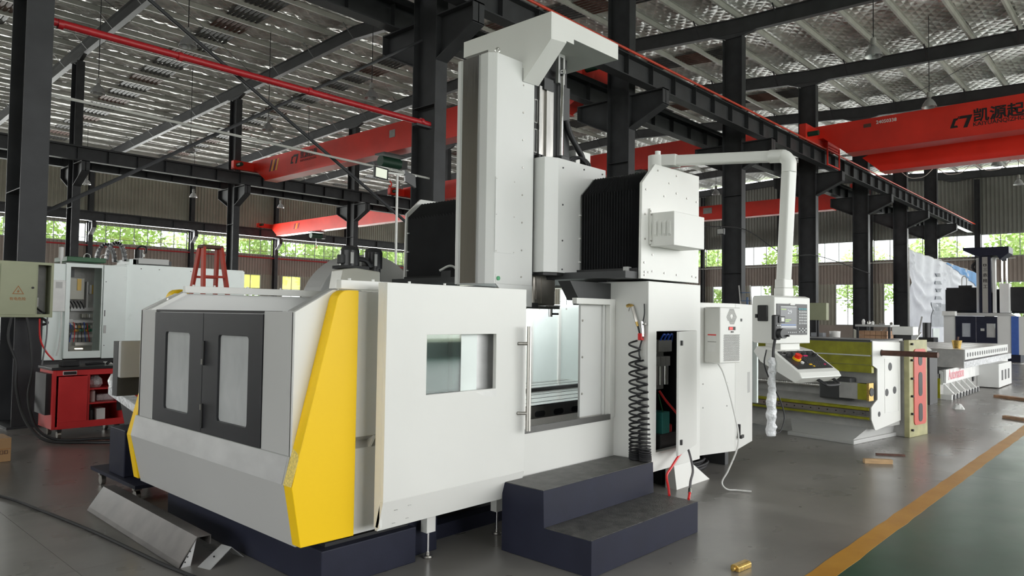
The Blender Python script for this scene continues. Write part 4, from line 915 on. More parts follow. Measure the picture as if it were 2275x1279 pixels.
# two added LED lamps under the beam ledge, to brighten the enclosure inside
wl_ = MB().box(5.70, 5.75, 4.25, 5.45, 1.875, 1.90).build('added_lamp', 'panel_grey', MC); MB().box(5.705, 5.745, 4.28, 5.42, 1.870, 1.875).build('added_lamp_lens', 'flood_on', wl_)
area('added_lamp_light', (5.76, 4.85, 1.86), (0, math.radians(-48), 0), 0.04, 1.1, 26, (0.95, 1.0, 1.0))
wl2 = MB().box(4.705, 4.755, 4.35, 5.05, 1.875, 1.90).build('added_lamp', 'panel_grey', MC); MB().box(4.71, 4.75, 4.38, 5.02, 1.870, 1.875).build('added_lamp_lens', 'flood_on', wl2)
area('added_lamp_light', (4.71, 4.7, 1.86), (0, math.radians(40), 0), 0.04, 0.6, 7, (0.95, 1.0, 1.0))
# ================================================================== AROUND THE MACHINE
# ---- electrical cabinet right of the column, double doors ajar
ec = thing('electrical_cabinet', 'tall white electrical cabinet with double doors right of the gantry column', 'cabinet', (6.8, 3.8, 0))
MB().plate((3.46, 4.15, 0.26, 1.742), [(3.50, 4.11, 0.30, 1.70)], 'X', 5.95, 7.58).build('cabinet_body', 'white', ec, bevel=0.004)
MB().box(5.96, 7.57, 4.10, 4.14, 0.30, 1.70).build('back_plate', 'panel_grey', ec)
for x in (6.1, 7.4): MB().box(x-0.04, x+0.04, 3.6, 4.0, 0, 0.26).build('cabinet_leg', 'cast_dark', ec)
e1 = Vector((0.9659, -0.2588, 0)); n1 = Vector((-0.2588, -0.9659, 0)); A1 = Vector((6.404, 3.377, 0)); e2 = Vector((0.9820, 0.1890, 0)); n2 = Vector((0.1890, -0.9820, 0)); M1 = A1+e1*0.482
def slab(o, e, n, s0, s1, d0, d1, z0, z1):
    q = [o+e*s0+n*d0, o+e*s1+n*d0, o+e*s1+n*d1, o+e*s0+n*d1]
    return MB().loft([(p.x, p.y, z0) for p in q], [(p.x, p.y, z1) for p in q])
ld = slab(A1, e1, n1, -0.26, 0.480, -0.02, 0.0, 0.262, 1.742).build('cabinet_door', 'white', ec, bevel=0.003)
rd = slab(M1, e2, n2, 0.006, 0.715, -0.02, 0.0, 0.262, 1.742).build('cabinet_door', 'white', ec, bevel=0.003)
slab(M1, e2, n2, 0.08, 0.10, 0.0, 0.03, 0.38, 0.52).build('door_handle', 'black', rd); slab(M1, e2, n2, 0.06, 0.16, 0.03, 0.05, 0.38, 0.41).build('handle_lever', 'black', rd)
slab(M1, e2, n2, 0.20, 0.26, 0.0, 0.004, 1.56, 1.59).build('door_badge', 'black', rd)
slab(M1, e2, n2, 0.50, 0.60, 0.0, 0.002, 0.80, 1.02).build('notice_sticker', 'panel_grey', rd)
for s in (0.02, 0.36):
    for z in (0.95, 0.72):
        p = A1+e1*s; MB().cyl((p.x, p.y, z), (p.x+n1.x*0.004, p.y+n1.y*0.004, z), 0.007, 8).build('rivet', 'cast_grey', ld)
# ---- cabinet air conditioner on the left door
ac = thing('cabinet_cooler', 'white cabinet cooler with perforated grilles and red display on the cabinet door', 'air conditioner', (6.45, 3.25, 1.16))
slab(A1, e1, n1, 0.03, 0.325, 0.002, 0.20, 1.161, 1.698).build('cooler_body', 'white', ac, bevel=0.012)
def perforated(s0, s1, z0, z1, step, inside, name):
    k = 0; z = z0; mb = MB()
    slab(A1, e1, n1, s0, s1, 0.2, 0.2015, z0, z1) if False else None
    r = step*0.40
    while z < z1:
        s = s0+(step/2 if k % 2 else 0)
        while s < s1:
            if inside(s, z):
                p = A1+e1*s+n1*0.2005; q = A1+e1*s+n1*0.2025; mb.cyl((p.x, p.y, z), (q.x, q.y, z), r, 6)
            s += step
        z += step*0.86; k += 1
    o = mb.build(name, 'cast_grey', ac); o['kind'] = 'stuff'; return o
perforated(0.085, 0.31, 1.185, 1.44, 0.0125, lambda s, z: True, 'lower_grille_holes')
perforated(0.10, 0.30, 1.54, 1.68, 0.0125, lambda s, z: abs(s-0.195)+0.62*abs(z-1.61) < 0.075 and 0.018 < math.hypot(s-0.195, z-1.61), 'upper_grille_holes')
slab(A1, e1, n1, 0.15, 0.245, 0.20, 0.204, 1.478, 1.512).build('display_bezel', 'black', ac); slab(A1, e1, n1, 0.155, 0.205, 0.204, 0.206, 1.482, 1.508).build('display', 'led_red', ac)
slab(A1, e1, n1, 0.185, 0.215, 0.20, 0.208, 1.455, 1.468).build('socket_slot', 'black', ac)
slab(A1, -n1, -e1, -0.155, -0.05, -0.030, -0.0285, 1.27, 1.42).build('rating_label', 'label_white', ac)
slab(A1, -n1, -e1, -0.155, -0.05, -0.0285, -0.0275, 1.425, 1.437).build('label_stripe', 'hose_red', ac); slab(A1, -n1, -e1, -0.155, -0.05, -0.0285, -0.0275, 1.36, 1.368).build('label_stripe', 'cast_grey', ac)
pipe('drain_hose', [(6.38, 3.19, 1.16), (6.40, 3.14, 1.05), (6.42, 3.06, 0.75), (6.41, 3.0, 0.45), (6.32, 3.05, 0.20), (6.26, 3.09, 0.08), (6.27, 3.05, 0.02), (6.33, 2.98, 0.012), (6.38, 2.86, 0.012)], 0.008, 'clear_hose', 'thin clear drain hose hanging from the cooler to the floor', 'hose', 7)
m = MB()
for i in range(5):
    r = 0.26+0.03*i; m.tube([(6.85+r*1.0*math.cos(a*PI/10), 3.80+r*0.45*math.sin(a*PI/10), 0.02+0.035*(i % 3)) for a in range(21)], 0.016, 6)
tag(m.build('cable_coil', 'rubber', smooth=True), 'loops of black cable on the floor under the electrical cabinet', 'cable')
pipe('air_hose', [(5.42, 3.0, 0.505), (5.30, 2.99, 0.47), (5.12, 2.96, 0.40), (5.03, 2.95, 0.35), (4.97, 2.90, 0.28), (4.90, 2.85, 0.238)], 0.010, 'hose_red', 'red air hose drooping from the service door onto the step', 'hose', 8)
t = thing('air_hose', 'grey air hose with red tip and metal joint on the step', 'hose', (4.98, 2.72, 0.23))
MB().tube([(5.50, 3.03, 0.50), (5.45, 2.98, 0.46), (5.33, 2.885, 0.36), (5.12, 2.79, 0.32), (5.0, 2.73, 0.29)], 0.010, 8).build('hose', 'hose_grey', t, smooth=True)
MB().tube([(5.0, 2.73, 0.29), (4.96, 2.71, 0.268)], 0.013, 8).build('joint', 'chrome', t, smooth=True); MB().tube([(4.96, 2.71, 0.268), (4.90, 2.686, 0.238)], 0.010, 8).build('hose_tip', 'hose_red', t, smooth=True)

# ---- air gun and coiled hoses on the side of the column cover
def coil(c0, c1, r, turns, tight, x):
    P = []; N = turns*14
    for i in range(N+1):
        f = i/N; a = 2*PI*turns*f; g = 1-(1-f)**tight
        P.append((x+r*math.cos(a), lerp(c0[0], c1[0], g)+r*math.sin(a), lerp(c0[1], c1[1], g)))
    return P
ag = thing('air_gun', 'brass air gun hanging with black coiled hose on the column side', 'air gun', (4.9, 3.15, 0.46))
MB().tube([(4.935, 3.265, 1.683), (4.925, 3.24, 1.688), (4.92, 3.205, 1.68)], 0.014, 8).build('gun_head', 'brass', ag, smooth=True)
MB().tube([(4.92, 3.235, 1.668), (4.915, 3.24, 1.64)], 0.004, 6).build('trigger', 'satin_steel', ag)
MB().tube([(4.92, 3.208, 1.676), (4.915, 3.18, 1.60), (4.915, 3.165, 1.555)], 0.013, 8).build('gun_barrel', 'satin_steel', ag, smooth=True)
MB().tube([(4.915, 3.165, 1.555), (4.915, 3.150, 1.52)], 0.011, 8).build('gun_joint', 'brass', ag, smooth=True)
MB().tube([(4.915, 3.150, 1.52), (4.91, 3.128, 1.455)], 0.007, 7).build('gun_hose', 'rubber', ag)
MB().box(4.895, 4.925, 3.10, 3.14, 1.41, 1.465).build('red_valve', 'hose_red', ag, bevel=0.005)
MB().tube([(4.92, 3.095, 1.70), (4.915, 3.09, 1.62), (4.91, 3.102, 1.55)], 0.006, 6).build('supply_tube', 'rubber', ag)
MB().cyl((4.91, 3.11, 1.56), (4.91, 3.10, 1.44), 0.012, 10).build('coupling', 'chrome', ag, smooth=True); MB().cyl((4.95, 3.10, 1.535), (4.90, 3.07, 1.54), 0.008, 8).build('tap', 'satin_steel', ag)
MB().tube([(4.91, 3.10, 1.44), (4.91, 3.125, 1.36), (4.905, 3.13, 1.30), (4.90, 3.115, 1.265)], 0.007, 7).build('link_hose', 'rubber', ag)
MB().tube(coil((3.168, 1.405), (3.155, 0.475), 0.043, 22, 2.0, 4.893), 0.0082, 6).build('coiled_hose', 'rubber', ag, smooth=True)
MB().tube(coil((3.108, 1.25), (3.060, 0.475), 0.043, 22, 2.0, 4.893), 0.0082, 6).build('coiled_hose', 'rubber', ag, smooth=True)

# ---- control console on its swing arm
CSX = 1.20
cs = thing('control_console', 'white control console with screen and keypad hanging from a swing arm', 'control console', (5.60, 2.18, 0), math.radians(-14.4), local=True)
bxo = MB().prism([(0.0, 1.405), (0.0, 1.762), (0.04, 1.775), (0.19, 1.775), (0.205, 1.755), (0.205, 1.42), (0.19, 1.405)], 'X', -0.185, 0.185).build('console_box', 'white', cs, bevel=0.005)
sc_ = MB().box(-0.165, 0.150, -0.004, 0.0, 1.472, 1.712).build('screen_bezel', 'key_black', cs)
lcd = MB().box(-0.128, 0.036, -0.0055, -0.004, 1.515, 1.693).build('screen', 'screen_on', cs)
MB().box(-0.128, 0.036, -0.006, -0.0055, 1.685, 1.693).build('status_bar', 'key_grey', lcd)
text('readout', '29', 0.045, 'screen_text', lcd, (-0.058, -0.0062, 1.635), (1, 0, 0), (0, 0, 1), 0.0003)
for i, (z, w, mm) in enumerate(((1.665, 0.05, 'screen_green'), (1.60, 0.11, 'screen_dark'), (1.585, 0.10, 'screen_green'), (1.572, 0.08, 'screen_green'), (1.545, 0.15, 'screen_blue'), (1.530, 0.155, 'screen_text'))):
    MB().box(-0.122, -0.122+w, -0.0065, -0.0055, z, z+0.008).build('text_row', mm, lcd)
for r in range(6):
    for c in range(5):
        x = 0.058+c*0.0172; z = 1.668-r*0.0225
        MB().box(x, x+0.0125, -0.007, -0.004, z, z+0.013).build('key', 'key_teal' if r == 0 else 'key_grey', cs)
for c, z in ((0, 1.515), (2, 1.515), (4, 1.515), (1, 1.503), (3, 1.503), (0, 1.490), (2, 1.490), (4, 1.490)): MB().box(0.058+c*0.0172, 0.070+c*0.0172, -0.007, -0.004, z, z+0.010).build('key', 'key_grey', cs)
for c in range(10): MB().box(-0.150+c*0.019, -0.138+c*0.019, -0.007, -0.004, 1.487, 1.495).build('soft_key', 'key_grey', cs)
MB().prism(rrect(-0.03, 0.02, 1.702, 1.718, 0.006), 'Y', -0.006, -0.004).build('maker_badge', 'label_white', cs)
# swing arm
MB().box(-0.10, 0.10, 0.02, 0.16, 1.30, 1.405).build('neck', 'white', cs, bevel=0.004)
MB().prism([(-0.232, 1.203), (-0.005, 1.352), (0.14, 1.382), (0.175, 1.340), (0.11, 1.262), (-0.200, 1.122), (-0.255, 1.165)], 'X', -0.205, 0.205).build('keyboard_body', 'white', cs, bevel=0.006)
sl = Vector((0, -0.227, -0.149)).normalized(); nn = Vector((0, sl.z, -sl.y)); KS = 0.72
def kb(u, v, h=0.0):   # u across, v along the slope from the back edge, h above the panel
    p = Vector((u*1.03, -0.012, 1.348))+sl*v*KS+nn*h; return (p.x, p.y, p.z)
def kbox(u0, u1, v0, v1, h0, h1): return MB().loft([kb(u0, v0, h0), kb(u1, v0, h0), kb(u1, v1, h0), kb(u0, v1, h0)], [kb(u0, v0, h1), kb(u1, v0, h1), kb(u1, v1, h1), kb(u0, v1, h1)])
kp = kbox(-0.172, 0.172, 0.012, 0.315, 0.001, 0.005).build('keypad_panel', 'key_black', cs)
rk = random.Random(5)
for r in range(7):
    for c in range(9):
        u = -0.025+c*0.021; v = 0.135+r*0.023
        q = rk.random(); kbox(u, u+0.015, v, v+0.015, 0.005, 0.008).build('button', 'magenta' if (r, c) == (5, 7) else ('sign_yellow' if (r, c) == (6, 1) else 'cast_dark'), kp)
for u, v, mm in ((-0.06, 0.06, 'cast_dark'), (0.0, 0.055, 'cast_dark'), (0.055, 0.055, 'cast_dark'), (0.11, 0.06, 'cast_dark'), (-0.115, 0.085, 'cast_dark'), (0.135, 0.10, 'black')):
    MB().cyl(kb(u, v, 0.005), kb(u, v, 0.022), 0.017, 16, 0.013).build('rotary_knob', mm, kp, smooth=True)
kbox(0.02, 0.06, 0.095, 0.11, 0.005, 0.009).build('button', 'magenta', kp); kbox(-0.155, -0.12, 0.03, 0.055, 0.005, 0.02).build('key_switch', 'steel', kp)
es = MB().cyl(kb(-0.085, 0.155, 0.004), kb(-0.085, 0.155, 0.020), 0.030, 20).build('stop_collar', 'sign_yellow', kp, smooth=True); MB().cyl(kb(-0.085, 0.155, 0.018), kb(-0.085, 0.155, 0.048), 0.022, 20, 0.025).build('emergency_stop', 'estop_red', kp, smooth=True)
MB().cyl(kb(-0.075, 0.222, 0.005), kb(-0.075, 0.222, 0.016), 0.012, 14).build('pulse_button', 'label_white', kp, smooth=True); kbox(-0.025, 0.0, 0.245, 0.262, 0.005, 0.010).build('button', 'sign_yellow', kp)
MB().tube([(-0.01, -0.225, 1.145), (0.0, -0.275, 1.115), (0.02, -0.285, 1.105), (0.12, -0.285, 1.105), (0.14, -0.275, 1.115), (0.15, -0.225, 1.145)], 0.012, 10).build('grip_bar', 'rubber', cs, smooth=True)
# phone cradle on the left cheek and hand wheel
MB().box(-0.199, -0.185, 0.055, 0.145, 1.575, 1.70).build('phone_cradle', 'black', cs, bevel=0.006)
MB().box(-0.202, -0.185, 0.145, 0.162, 1.60, 1.63).build('cradle_clamp', 'black', cs)
hw = MB().box(-0.225, -0.165, -0.045, -0.006, 1.435, 1.625).build('hand_wheel_unit', 'key_black', cs, bevel=0.010)
MB().box(-0.195, -0.135, -0.055, -0.03, 1.565, 1.615).build('selector_box', 'key_black', hw, bevel=0.004); MB().box(-0.18, -0.15, -0.058, -0.055, 1.575, 1.605).build('selector_face', 'label_white', hw)
for x in (-0.21, -0.19): MB().box(x, x+0.012, -0.05, -0.045, 1.54, 1.55).build('selector_knob', 'key_grey', hw)
MB().cyl((-0.180, -0.045, 1.485), (-0.180, -0.085, 1.485), 0.038, 22).build('wheel', 'motor_black', hw, smooth=True); MB().cyl((-0.155, -0.085, 1.468), (-0.155, -0.105, 1.468), 0.007, 8).build('wheel_knob', 'black', hw)
MB().tube([(-0.20, -0.02, 1.44), (-0.205, -0.01, 1.36), (-0.22, -0.02, 1.25)], 0.010, 7).build('lead', 'rubber', cs, smooth=True)
wr = random.Random(2); wp = []; wrad = []
for i in range(26):
    f = i/25; wp.append((-0.222-0.012*f+wr.uniform(-0.004, 0.004), -0.02+0.01*wr.random(), 1.30-0.585*f)); wrad.append(0.020+0.012*wr.random()+0.008*f)
MB().tube(wp, wrad, 9).build('wrapped_coil_lead', 'plastic_wrap', cs, smooth=True)
MB().tube([(-0.24, 0.02, 1.36), (-0.25, 0.03, 1.25), (-0.20, 0.02, 1.12), (-0.14, 0.0, 1.0), (-0.09, 0.0, 0.88), (-0.09, 0.0, 0.80), (-0.13, 0.0, 0.735), (-0.20, 0.0, 0.72)], 0.005, 6).build('thin_lead', 'rubber', cs, smooth=True)
px_, py_ = 0.035, 0.11
MB().prism(rrect(px_-0.055, px_+0.055, py_-0.05, py_+0.05, 0.015), 'Z', 1.775, 1.84).build('pole_socket', 'white', cs, bevel=0.004); MB().prism(rrect(px_-0.05, px_+0.05, py_-0.046, py_+0.046, 0.015), 'Z', 1.84, 1.91).build('pole_collar', 'white', cs, bevel=0.004)
RZ = Matrix.Rotation(math.radians(14.4), 4, 'Z')
def loc(p): q = RZ @ (Vector(p)-Vector((5.60, 2.18, 0))); q.x /= CSX; return q
el = loc((5.557, 2.19, 2.87)); bs = loc((5.40, 3.16, 2.935))
m = MB(); B = [(px_+a, py_+b, 1.91) for a, b in rrect(-0.042, 0.042, -0.040, 0.040, 0.014)]; T = [(el.x+a, el.y+b, el.z-0.11) for a, b in rrect(-0.042, 0.042, -0.040, 0.040, 0.014)]
m.loft(B, T); m.build('drop_pole', 'white', cs, smooth=True)
dr = (bs-el).normalized(); c0 = el+dr*0.11
MB().tube([(el.x, el.y, el.z-0.13), (el.x, el.y, el.z-0.08), (el.x, el.y, el.z-0.05)]+[tuple(el+Vector((0, 0, -0.05))*(1-f)+dr*0.05*f+Vector((0, 0, 0.012*math.sin(PI*f)))+dr*0.0) for f in (0.25, 0.5, 0.75)]+[tuple(el+dr*0.05), tuple(el+dr*0.14)], 0.052, 16).build('elbow', 'white', cs, smooth=True)
MB().bar(tuple(el+dr*0.13), tuple(bs), 0.075, 0.085).build('swing_arm', 'white', cs, bevel=0.012)
MB().bar(tuple(bs-dr*0.08), tuple(bs+dr*0.05), 0.095, 0.10).build('arm_socket', 'white', cs, bevel=0.008)
pv = bs+dr*0.10
MB().cyl((pv.x, pv.y, 2.66), (pv.x, pv.y, 2.985), 0.075, 22).build('pivot', 'white', cs, smooth=True); MB().cyl((pv.x, pv.y, 2.985), (pv.x, pv.y, 3.03), 0.022, 12).build('pivot_pin', 'label_white', cs, smooth=True)

cs.scale = (CSX, 1, 1)

# ---- things on the floor near the machine
sh = thing('sheet_channel', 'bare bent steel channel lying in front of the plinth', 'sheet metal', (2.0, 5.4, 0))
def chan(y, dx): return [(1.925+dx, y, 0.004), (1.940+dx, y, 0.03), (2.040+dx, y, 0.172), (2.130+dx, y, 0.168), (2.128+dx, y, 0.11), (2.124+dx, y, 0.11), (2.126+dx, y, 0.164), (2.043+dx, y, 0.166), (1.946+dx, y, 0.028), (1.932+dx, y, 0.004)]
MB().loft(chan(4.55, 0), chan(6.36, 0.04)).build('bent_sheet', 'scuffed_sheet', sh)
MB().loft([(1.945, 4.552, 0.0), (2.038, 4.552, 0.160), (2.005, 4.552, 0.0)], [(1.945, 4.558, 0.0), (2.038, 4.558, 0.160), (2.005, 4.558, 0.0)]).build('end_flange', 'bare_sheet', sh)
for z, x in ((0.03, 1.97), (0.06, 1.985), (0.09, 2.0)): MB().cyl((x, 4.5515, z), (x, 4.5505, z), 0.005, 8).build('hole', 'black', sh)
an = thing('sheet_angle', 'small bent steel angle lying by the channel end', 'sheet metal', (2.2, 4.55, 0))
MB().loft([(2.0250, 4.50, 0.0), (2.2050, 4.56, 0.088), (2.3000, 4.57, 0.0), (2.2940, 4.57, 0.0), (2.2040, 4.56, 0.083), (2.0330, 4.50, 0.0)], [(2.0550, 4.40, 0.0), (2.2250, 4.46, 0.088), (2.3200, 4.48, 0.0), (2.3140, 4.48, 0.0), (2.2240, 4.46, 0.083), (2.0630, 4.40, 0.0)]).build('bent_angle', 'bare_sheet', an)
MB().cyl((2.1200, 4.48, 0.046), (2.1195, 4.478, 0.049), 0.006, 8).build('hole', 'black', an)
pipe('floor_cable', [(1.2, 8.6, 0.012), (1.58, 7.35, 0.012), (1.70, 6.6, 0.012), (1.80, 5.75, 0.012), (1.85, 5.1, 0.012), (1.90, 4.5, 0.012), (2.0, 4.0, 0.012), (2.3, 3.4, 0.012)], 0.011, 'rubber', 'dark cable lying across the floor at the lower left', 'cable', 6)
bx_ = thing('cardboard_box', 'brown cardboard box cut by the left edge', 'box', (1.85, 9.1, 0))
MB().box(1.62, 2.03, 8.95, 9.30, 0.001, 0.245).build('carton', 'cardboard', bx_, bevel=0.004); MB().box(1.622, 2.028, 8.948, 8.95, 0.13, 0.135).build('tape_line', 'orange_mark', bx_)
for x in (1.93, 1.97): MB().plate((x, x+0.03, 0.08, 0.12), [(x+0.005, x+0.025, 0.085, 0.115)], 'Y', 8.947, 8.95).build('print_mark', 'rust', bx_)
br = thing('brass_fitting', 'small worn brass bar fitting on the floor by the yellow line', 'fitting', (4.42, 2.05, 0), math.radians(-6), local=True)
MB().prism([(-0.030, 0.0), (0.030, 0.0), (0.030, 0.028), (0.018, 0.040), (-0.018, 0.040), (-0.030, 0.028)], 'X', -0.075, 0.075).build('bar', 'brass', br, bevel=0.003); MB().cyl((-0.075, 0, 0.020), (-0.10, 0, 0.020), 0.014, 12).build('stud', 'brass', br, smooth=True)
w1 = thing('wood_block', 'pale wooden block on the floor right of the cabinet', 'wood', (8.70, 2.44, 0), math.radians(-53), local=True)
MB().box(-0.15, 0.15, -0.03, 0.03, 0.0, 0.05).build('block', 'wood', w1, bevel=0.003)
tag(MB().loft([(9.22, 2.60, 0.0), (9.38, 2.33, 0.0), (9.41, 2.35, 0.0), (9.25, 2.62, 0.0)], [(9.22, 2.60, 0.02), (9.38, 2.33, 0.02), (9.41, 2.35, 0.02), (9.25, 2.62, 0.02)]).build('wood_strip', 'rust'), 'thin dark wooden slat behind the pale block', 'wood')
tag(MB().loft([(18.05, 2.80, 0.0), (17.5, 1.9, 0.0), (17.66, 1.85, 0.0), (18.2, 2.74, 0.0)], [(18.05, 2.80, 0.05), (17.5, 1.9, 0.05), (17.66, 1.85, 0.05), (18.2, 2.74, 0.05)]).build('floor_plank', 'plank'), 'brown plank lying on the aisle floor at the right', 'wood')
tag(MB().loft([(14.3, 2.10, 0.0), (14.1, 1.78, 0.0), (14.25, 1.76, 0.0), (14.42, 2.08, 0.0)], [(14.3, 2.10, 0.04), (14.1, 1.78, 0.04), (14.25, 1.76, 0.04), (14.42, 2.08, 0.04)]).build('floor_plank', 'plank'), 'short plank nearest the yellow line at the right edge', 'wood')
m = MB(); rs = random.Random(9); c = Vector((15.14, 2.88, 0.0))
ring = [(15.14+0.12*math.cos(a)*(0.7+0.5*rs.random()), 2.88+0.12*math.sin(a)*(0.7+0.5*rs.random()), 0.0) for a in [2*PI*i/9 for i in range(9)]]
m.add(ring+[(p[0]*0.6+15.14*0.4, p[1]*0.6+2.88*0.4, 0.05+0.05*rs.random()) for p in ring]+[(15.14, 2.88, 0.10)], [(i, (i+1) % 9, 9+(i+1) % 9, 9+i) for i in range(9)]+[(9+i, 9+(i+1) % 9, 18) for i in range(9)])
tag(m.build('paper_scrap', 'label_white'), 'crumpled white paper scrap on the aisle floor', 'scrap')
# ================================================================== LEFT BACKGROUND
# ---- olive electrical box on the nearest column
ob = thing('distribution_box', 'olive distribution box with warning triangle on the nearest column', 'electrical box', (2.6, 11.12, 1.477))
MB().plate((2.24, 2.905, 1.477, 2.205), [(2.725, 2.875, 1.52, 2.17)], 'Y', 11.02, 11.05).build('box_front', 'olive_box', ob, bevel=0.003)
m = MB(); m.box(2.24, 2.905, 11.28, 11.295, 1.477, 2.205); m.box(2.24, 2.255, 11.05, 11.28, 1.477, 2.205); m.box(2.89, 2.905, 11.05, 11.28, 1.477, 2.205); m.box(2.255, 2.89, 11.05, 11.28, 1.477, 1.492); m.box(2.255, 2.89, 11.05, 11.28, 2.19, 2.205)
m.build('box_shell', 'olive_box', ob); MB().box(2.27, 2.875, 11.262, 11.278, 1.5, 2.185).build('back_plate', 'cast_grey', ob)
dr_ = MB().box(2.31, 2.705, 11.005, 11.02, 1.51, 2.165).build('box_door', 'olive_box', ob, bevel=0.003)
MB().cyl((2.665, 11.005, 1.865), (2.665, 10.99, 1.865), 0.014, 12).build('door_lock', 'black', dr_, smooth=True)
def tri(c, r, w, name, mat, y0, y1):
    o = [(c[0]+r*math.sin(a), c[1]+r*math.cos(a)) for a in (0, 2*PI/3, 4*PI/3)]; i = [(c[0]+(r-w)*math.sin(a), c[1]+(r-w)*math.cos(a)) for a in (0, 2*PI/3, 4*PI/3)]
    m = MB(); m.v += [(p[0], y0, p[1]) for p in o+i]; m.f += [(k, (k+1) % 3, 3+(k+1) % 3, 3+k) for k in range(3)]; m.build(name, mat, dr_)
tri((2.505, 1.815), 0.075, 0.016, 'warning_triangle', 'orange_mark', 11.0035, 0)
MB().loft([(2.512, 11.0035, 1.845), (2.488, 11.0035, 1.805), (2.504, 11.0035, 1.808), (2.498, 11.0035, 1.785), (2.524, 11.0035, 1.822), (2.507, 11.0035, 1.819)], [(2.512, 11.0045, 1.845), (2.488, 11.0045, 1.805), (2.504, 11.0045, 1.808), (2.498, 11.0045, 1.785), (2.524, 11.0045, 1.822), (2.507, 11.0045, 1.819)]).build('bolt_mark', 'orange_mark', dr_)
text('warning_text', '有电危险', 0.045, 'orange_mark', dr_, (2.412, 11.0035, 1.70), (1, 0, 0), (0, 0, 1), 0.0005, 0.0004)
MB().box(2.73, 2.78, 11.18, 11.26, 1.62, 1.74).build('breaker', 'label_white', ob); MB().tube([(2.74, 11.2, 1.62), (2.80, 11.1, 1.55), (2.84, 11.1, 1.53), (2.80, 11.15, 1.50)], 0.012, 7).build('wire', 'rubber', ob)
MB().tube([(2.78, 11.15, 1.48), (2.84, 11.08, 1.44), (2.86, 11.06, 1.40), (2.80, 11.05, 1.38)], 0.018, 7).build('wire_bundle', 'rubber', ob)
for i, (pts, r, lb) in enumerate((([(2.45, 11.05, 1.48), (2.42, 11.02, 1.2), (2.50, 10.95, 0.9), (2.50, 10.9, 0.6), (2.50, 10.6, 0.3), (2.52, 10.2, 0.12), (2.60, 9.8, 0.03), (2.90, 9.4, 0.03), (3.3, 9.1, 0.03), (4.0, 8.9, 0.03)], 0.018, 'thick black cable falling from the olive box to the floor, nearest one'),
                                 ([(2.62, 11.05, 1.48), (2.66, 11.02, 1.2), (2.68, 10.95, 0.8), (2.60, 10.75, 0.5), (2.57, 10.5, 0.3), (2.58, 10.2, 0.12), (2.70, 9.85, 0.03), (3.1, 9.6, 0.03), (3.6, 9.4, 0.03)], 0.016, 'black cable from the olive box beside the red cart'),
                                 ([(2.86, 11.06, 1.48), (2.84, 11.0, 1.2), (2.78, 10.9, 0.9), (2.74, 10.85, 0.6)], 0.010, 'thin grey cable dangling under the olive box'))):
    pipe('power_cable', pts, r, 'rubber' if i < 2 else 'hose_grey', lb, 'cable', 7)
pipe('red_cable', [(2.78, 11.1, 1.46), (2.80, 11.12, 1.2), (2.88, 11.15, 1.02), (2.98, 11.18, 0.90)], 0.012, 'hose_red', 'short red cable behind the olive box', 'cable', 7)

# ---- red tool cart
tc_ = thing('tool_cart', 'red rolling tool cart with open shelves in front of the mint machine', 'tool cart', (3.1, 10.35, 0))
m = MB(); m.box(2.68, 2.72, 10.05, 10.60, 0.12, 0.84); m.box(3.50, 3.54, 10.05, 10.60, 0.12, 0.84); m.box(2.72, 3.50, 10.57, 10.60, 0.12, 0.84); m.box(2.72, 3.50, 10.05, 10.57, 0.12, 0.15); m.box(2.72, 3.50, 10.05, 10.09, 0.77, 0.84)
m.build('cart_body', 'cart_red', tc_, bevel=0.004)
MB().box(2.66, 3.56, 10.03, 10.62, 0.84, 0.875).build('cart_top', 'key_black', tc_, bevel=0.006)
cd = MB().box(2.74, 3.06, 10.035, 10.05, 0.20, 0.76).build('cart_door', 'cart_red', tc_, bevel=0.004); MB().prism([(2.80, 0.70), (2.90, 0.74), (3.03, 0.74), (3.03, 0.73), (2.905, 0.73), (2.81, 0.692)], 'Y', 10.031, 10.035).build('door_rib', 'cart_red', cd)
MB().box(2.79, 2.93, 10.03, 10.05, 0.785, 0.822).build('cart_badge', 'key_black', tc_); MB().box(2.785, 2.935, 10.035, 10.05, 0.78, 0.827).build('badge_rim', 'label_white', tc_)
MB().box(3.06, 3.09, 10.05, 10.57, 0.15, 0.77).build('divider', 'cart_red', tc_)
for z in (0.40, 0.58): MB().box(3.09, 3.50, 10.06, 10.57, z, z+0.015).build('shelf', 'cart_red', tc_)
MB().box(2.74, 3.50, 10.04, 10.055, 0.12, 0.20).build('kick_panel', 'cart_red', tc_)
for x in (2.78, 3.44):
    for y in (10.12, 10.52):
        w = MB().cyl((x-0.02, y, 0.045), (x+0.02, y, 0.045), 0.045, 14).build('caster_wheel', 'satin_steel', tc_, smooth=True); MB().box(x-0.025, x+0.025, y-0.03, y+0.03, 0.085, 0.12).build('caster_fork', 'cast_dark', w)
MB().box(2.62, 2.68, 10.1, 10.55, 0.30, 0.80).build('side_rack', 'key_black', tc_)
def small(name, mb, mat, label, cat, **k): return tag(mb.build(name, mat, **k), label, cat)
small('parts_bag', MB().lathe([(0.07, 0), (0.10, 0.04), (0.09, 0.10), (0.04, 0.15), (0.02, 0.15)], (3.20, 10.25, 0.596), 10), 'plastic_wrap', 'clear bag of parts on the upper cart shelf', 'bag')
small('wrapped_tool', MB().box(3.22, 3.44, 10.2, 10.4, 0.4155, 0.50), 'plastic_wrap', 'wrapped tool bundle on the middle cart shelf', 'tool', bevel=0.02)
small('spray_can', MB().lathe([(0.03, 0), (0.03, 0.13), (0.015, 0.15), (0.012, 0.17)], (3.17, 10.2, 0.4155), 12), 'label_white', 'white can on the middle cart shelf by the divider', 'can')
small('carton', MB().box(3.20, 3.30, 10.12, 10.3, 0.151, 0.33), 'label_white', 'white printed carton on the bottom cart shelf', 'box', bevel=0.003)
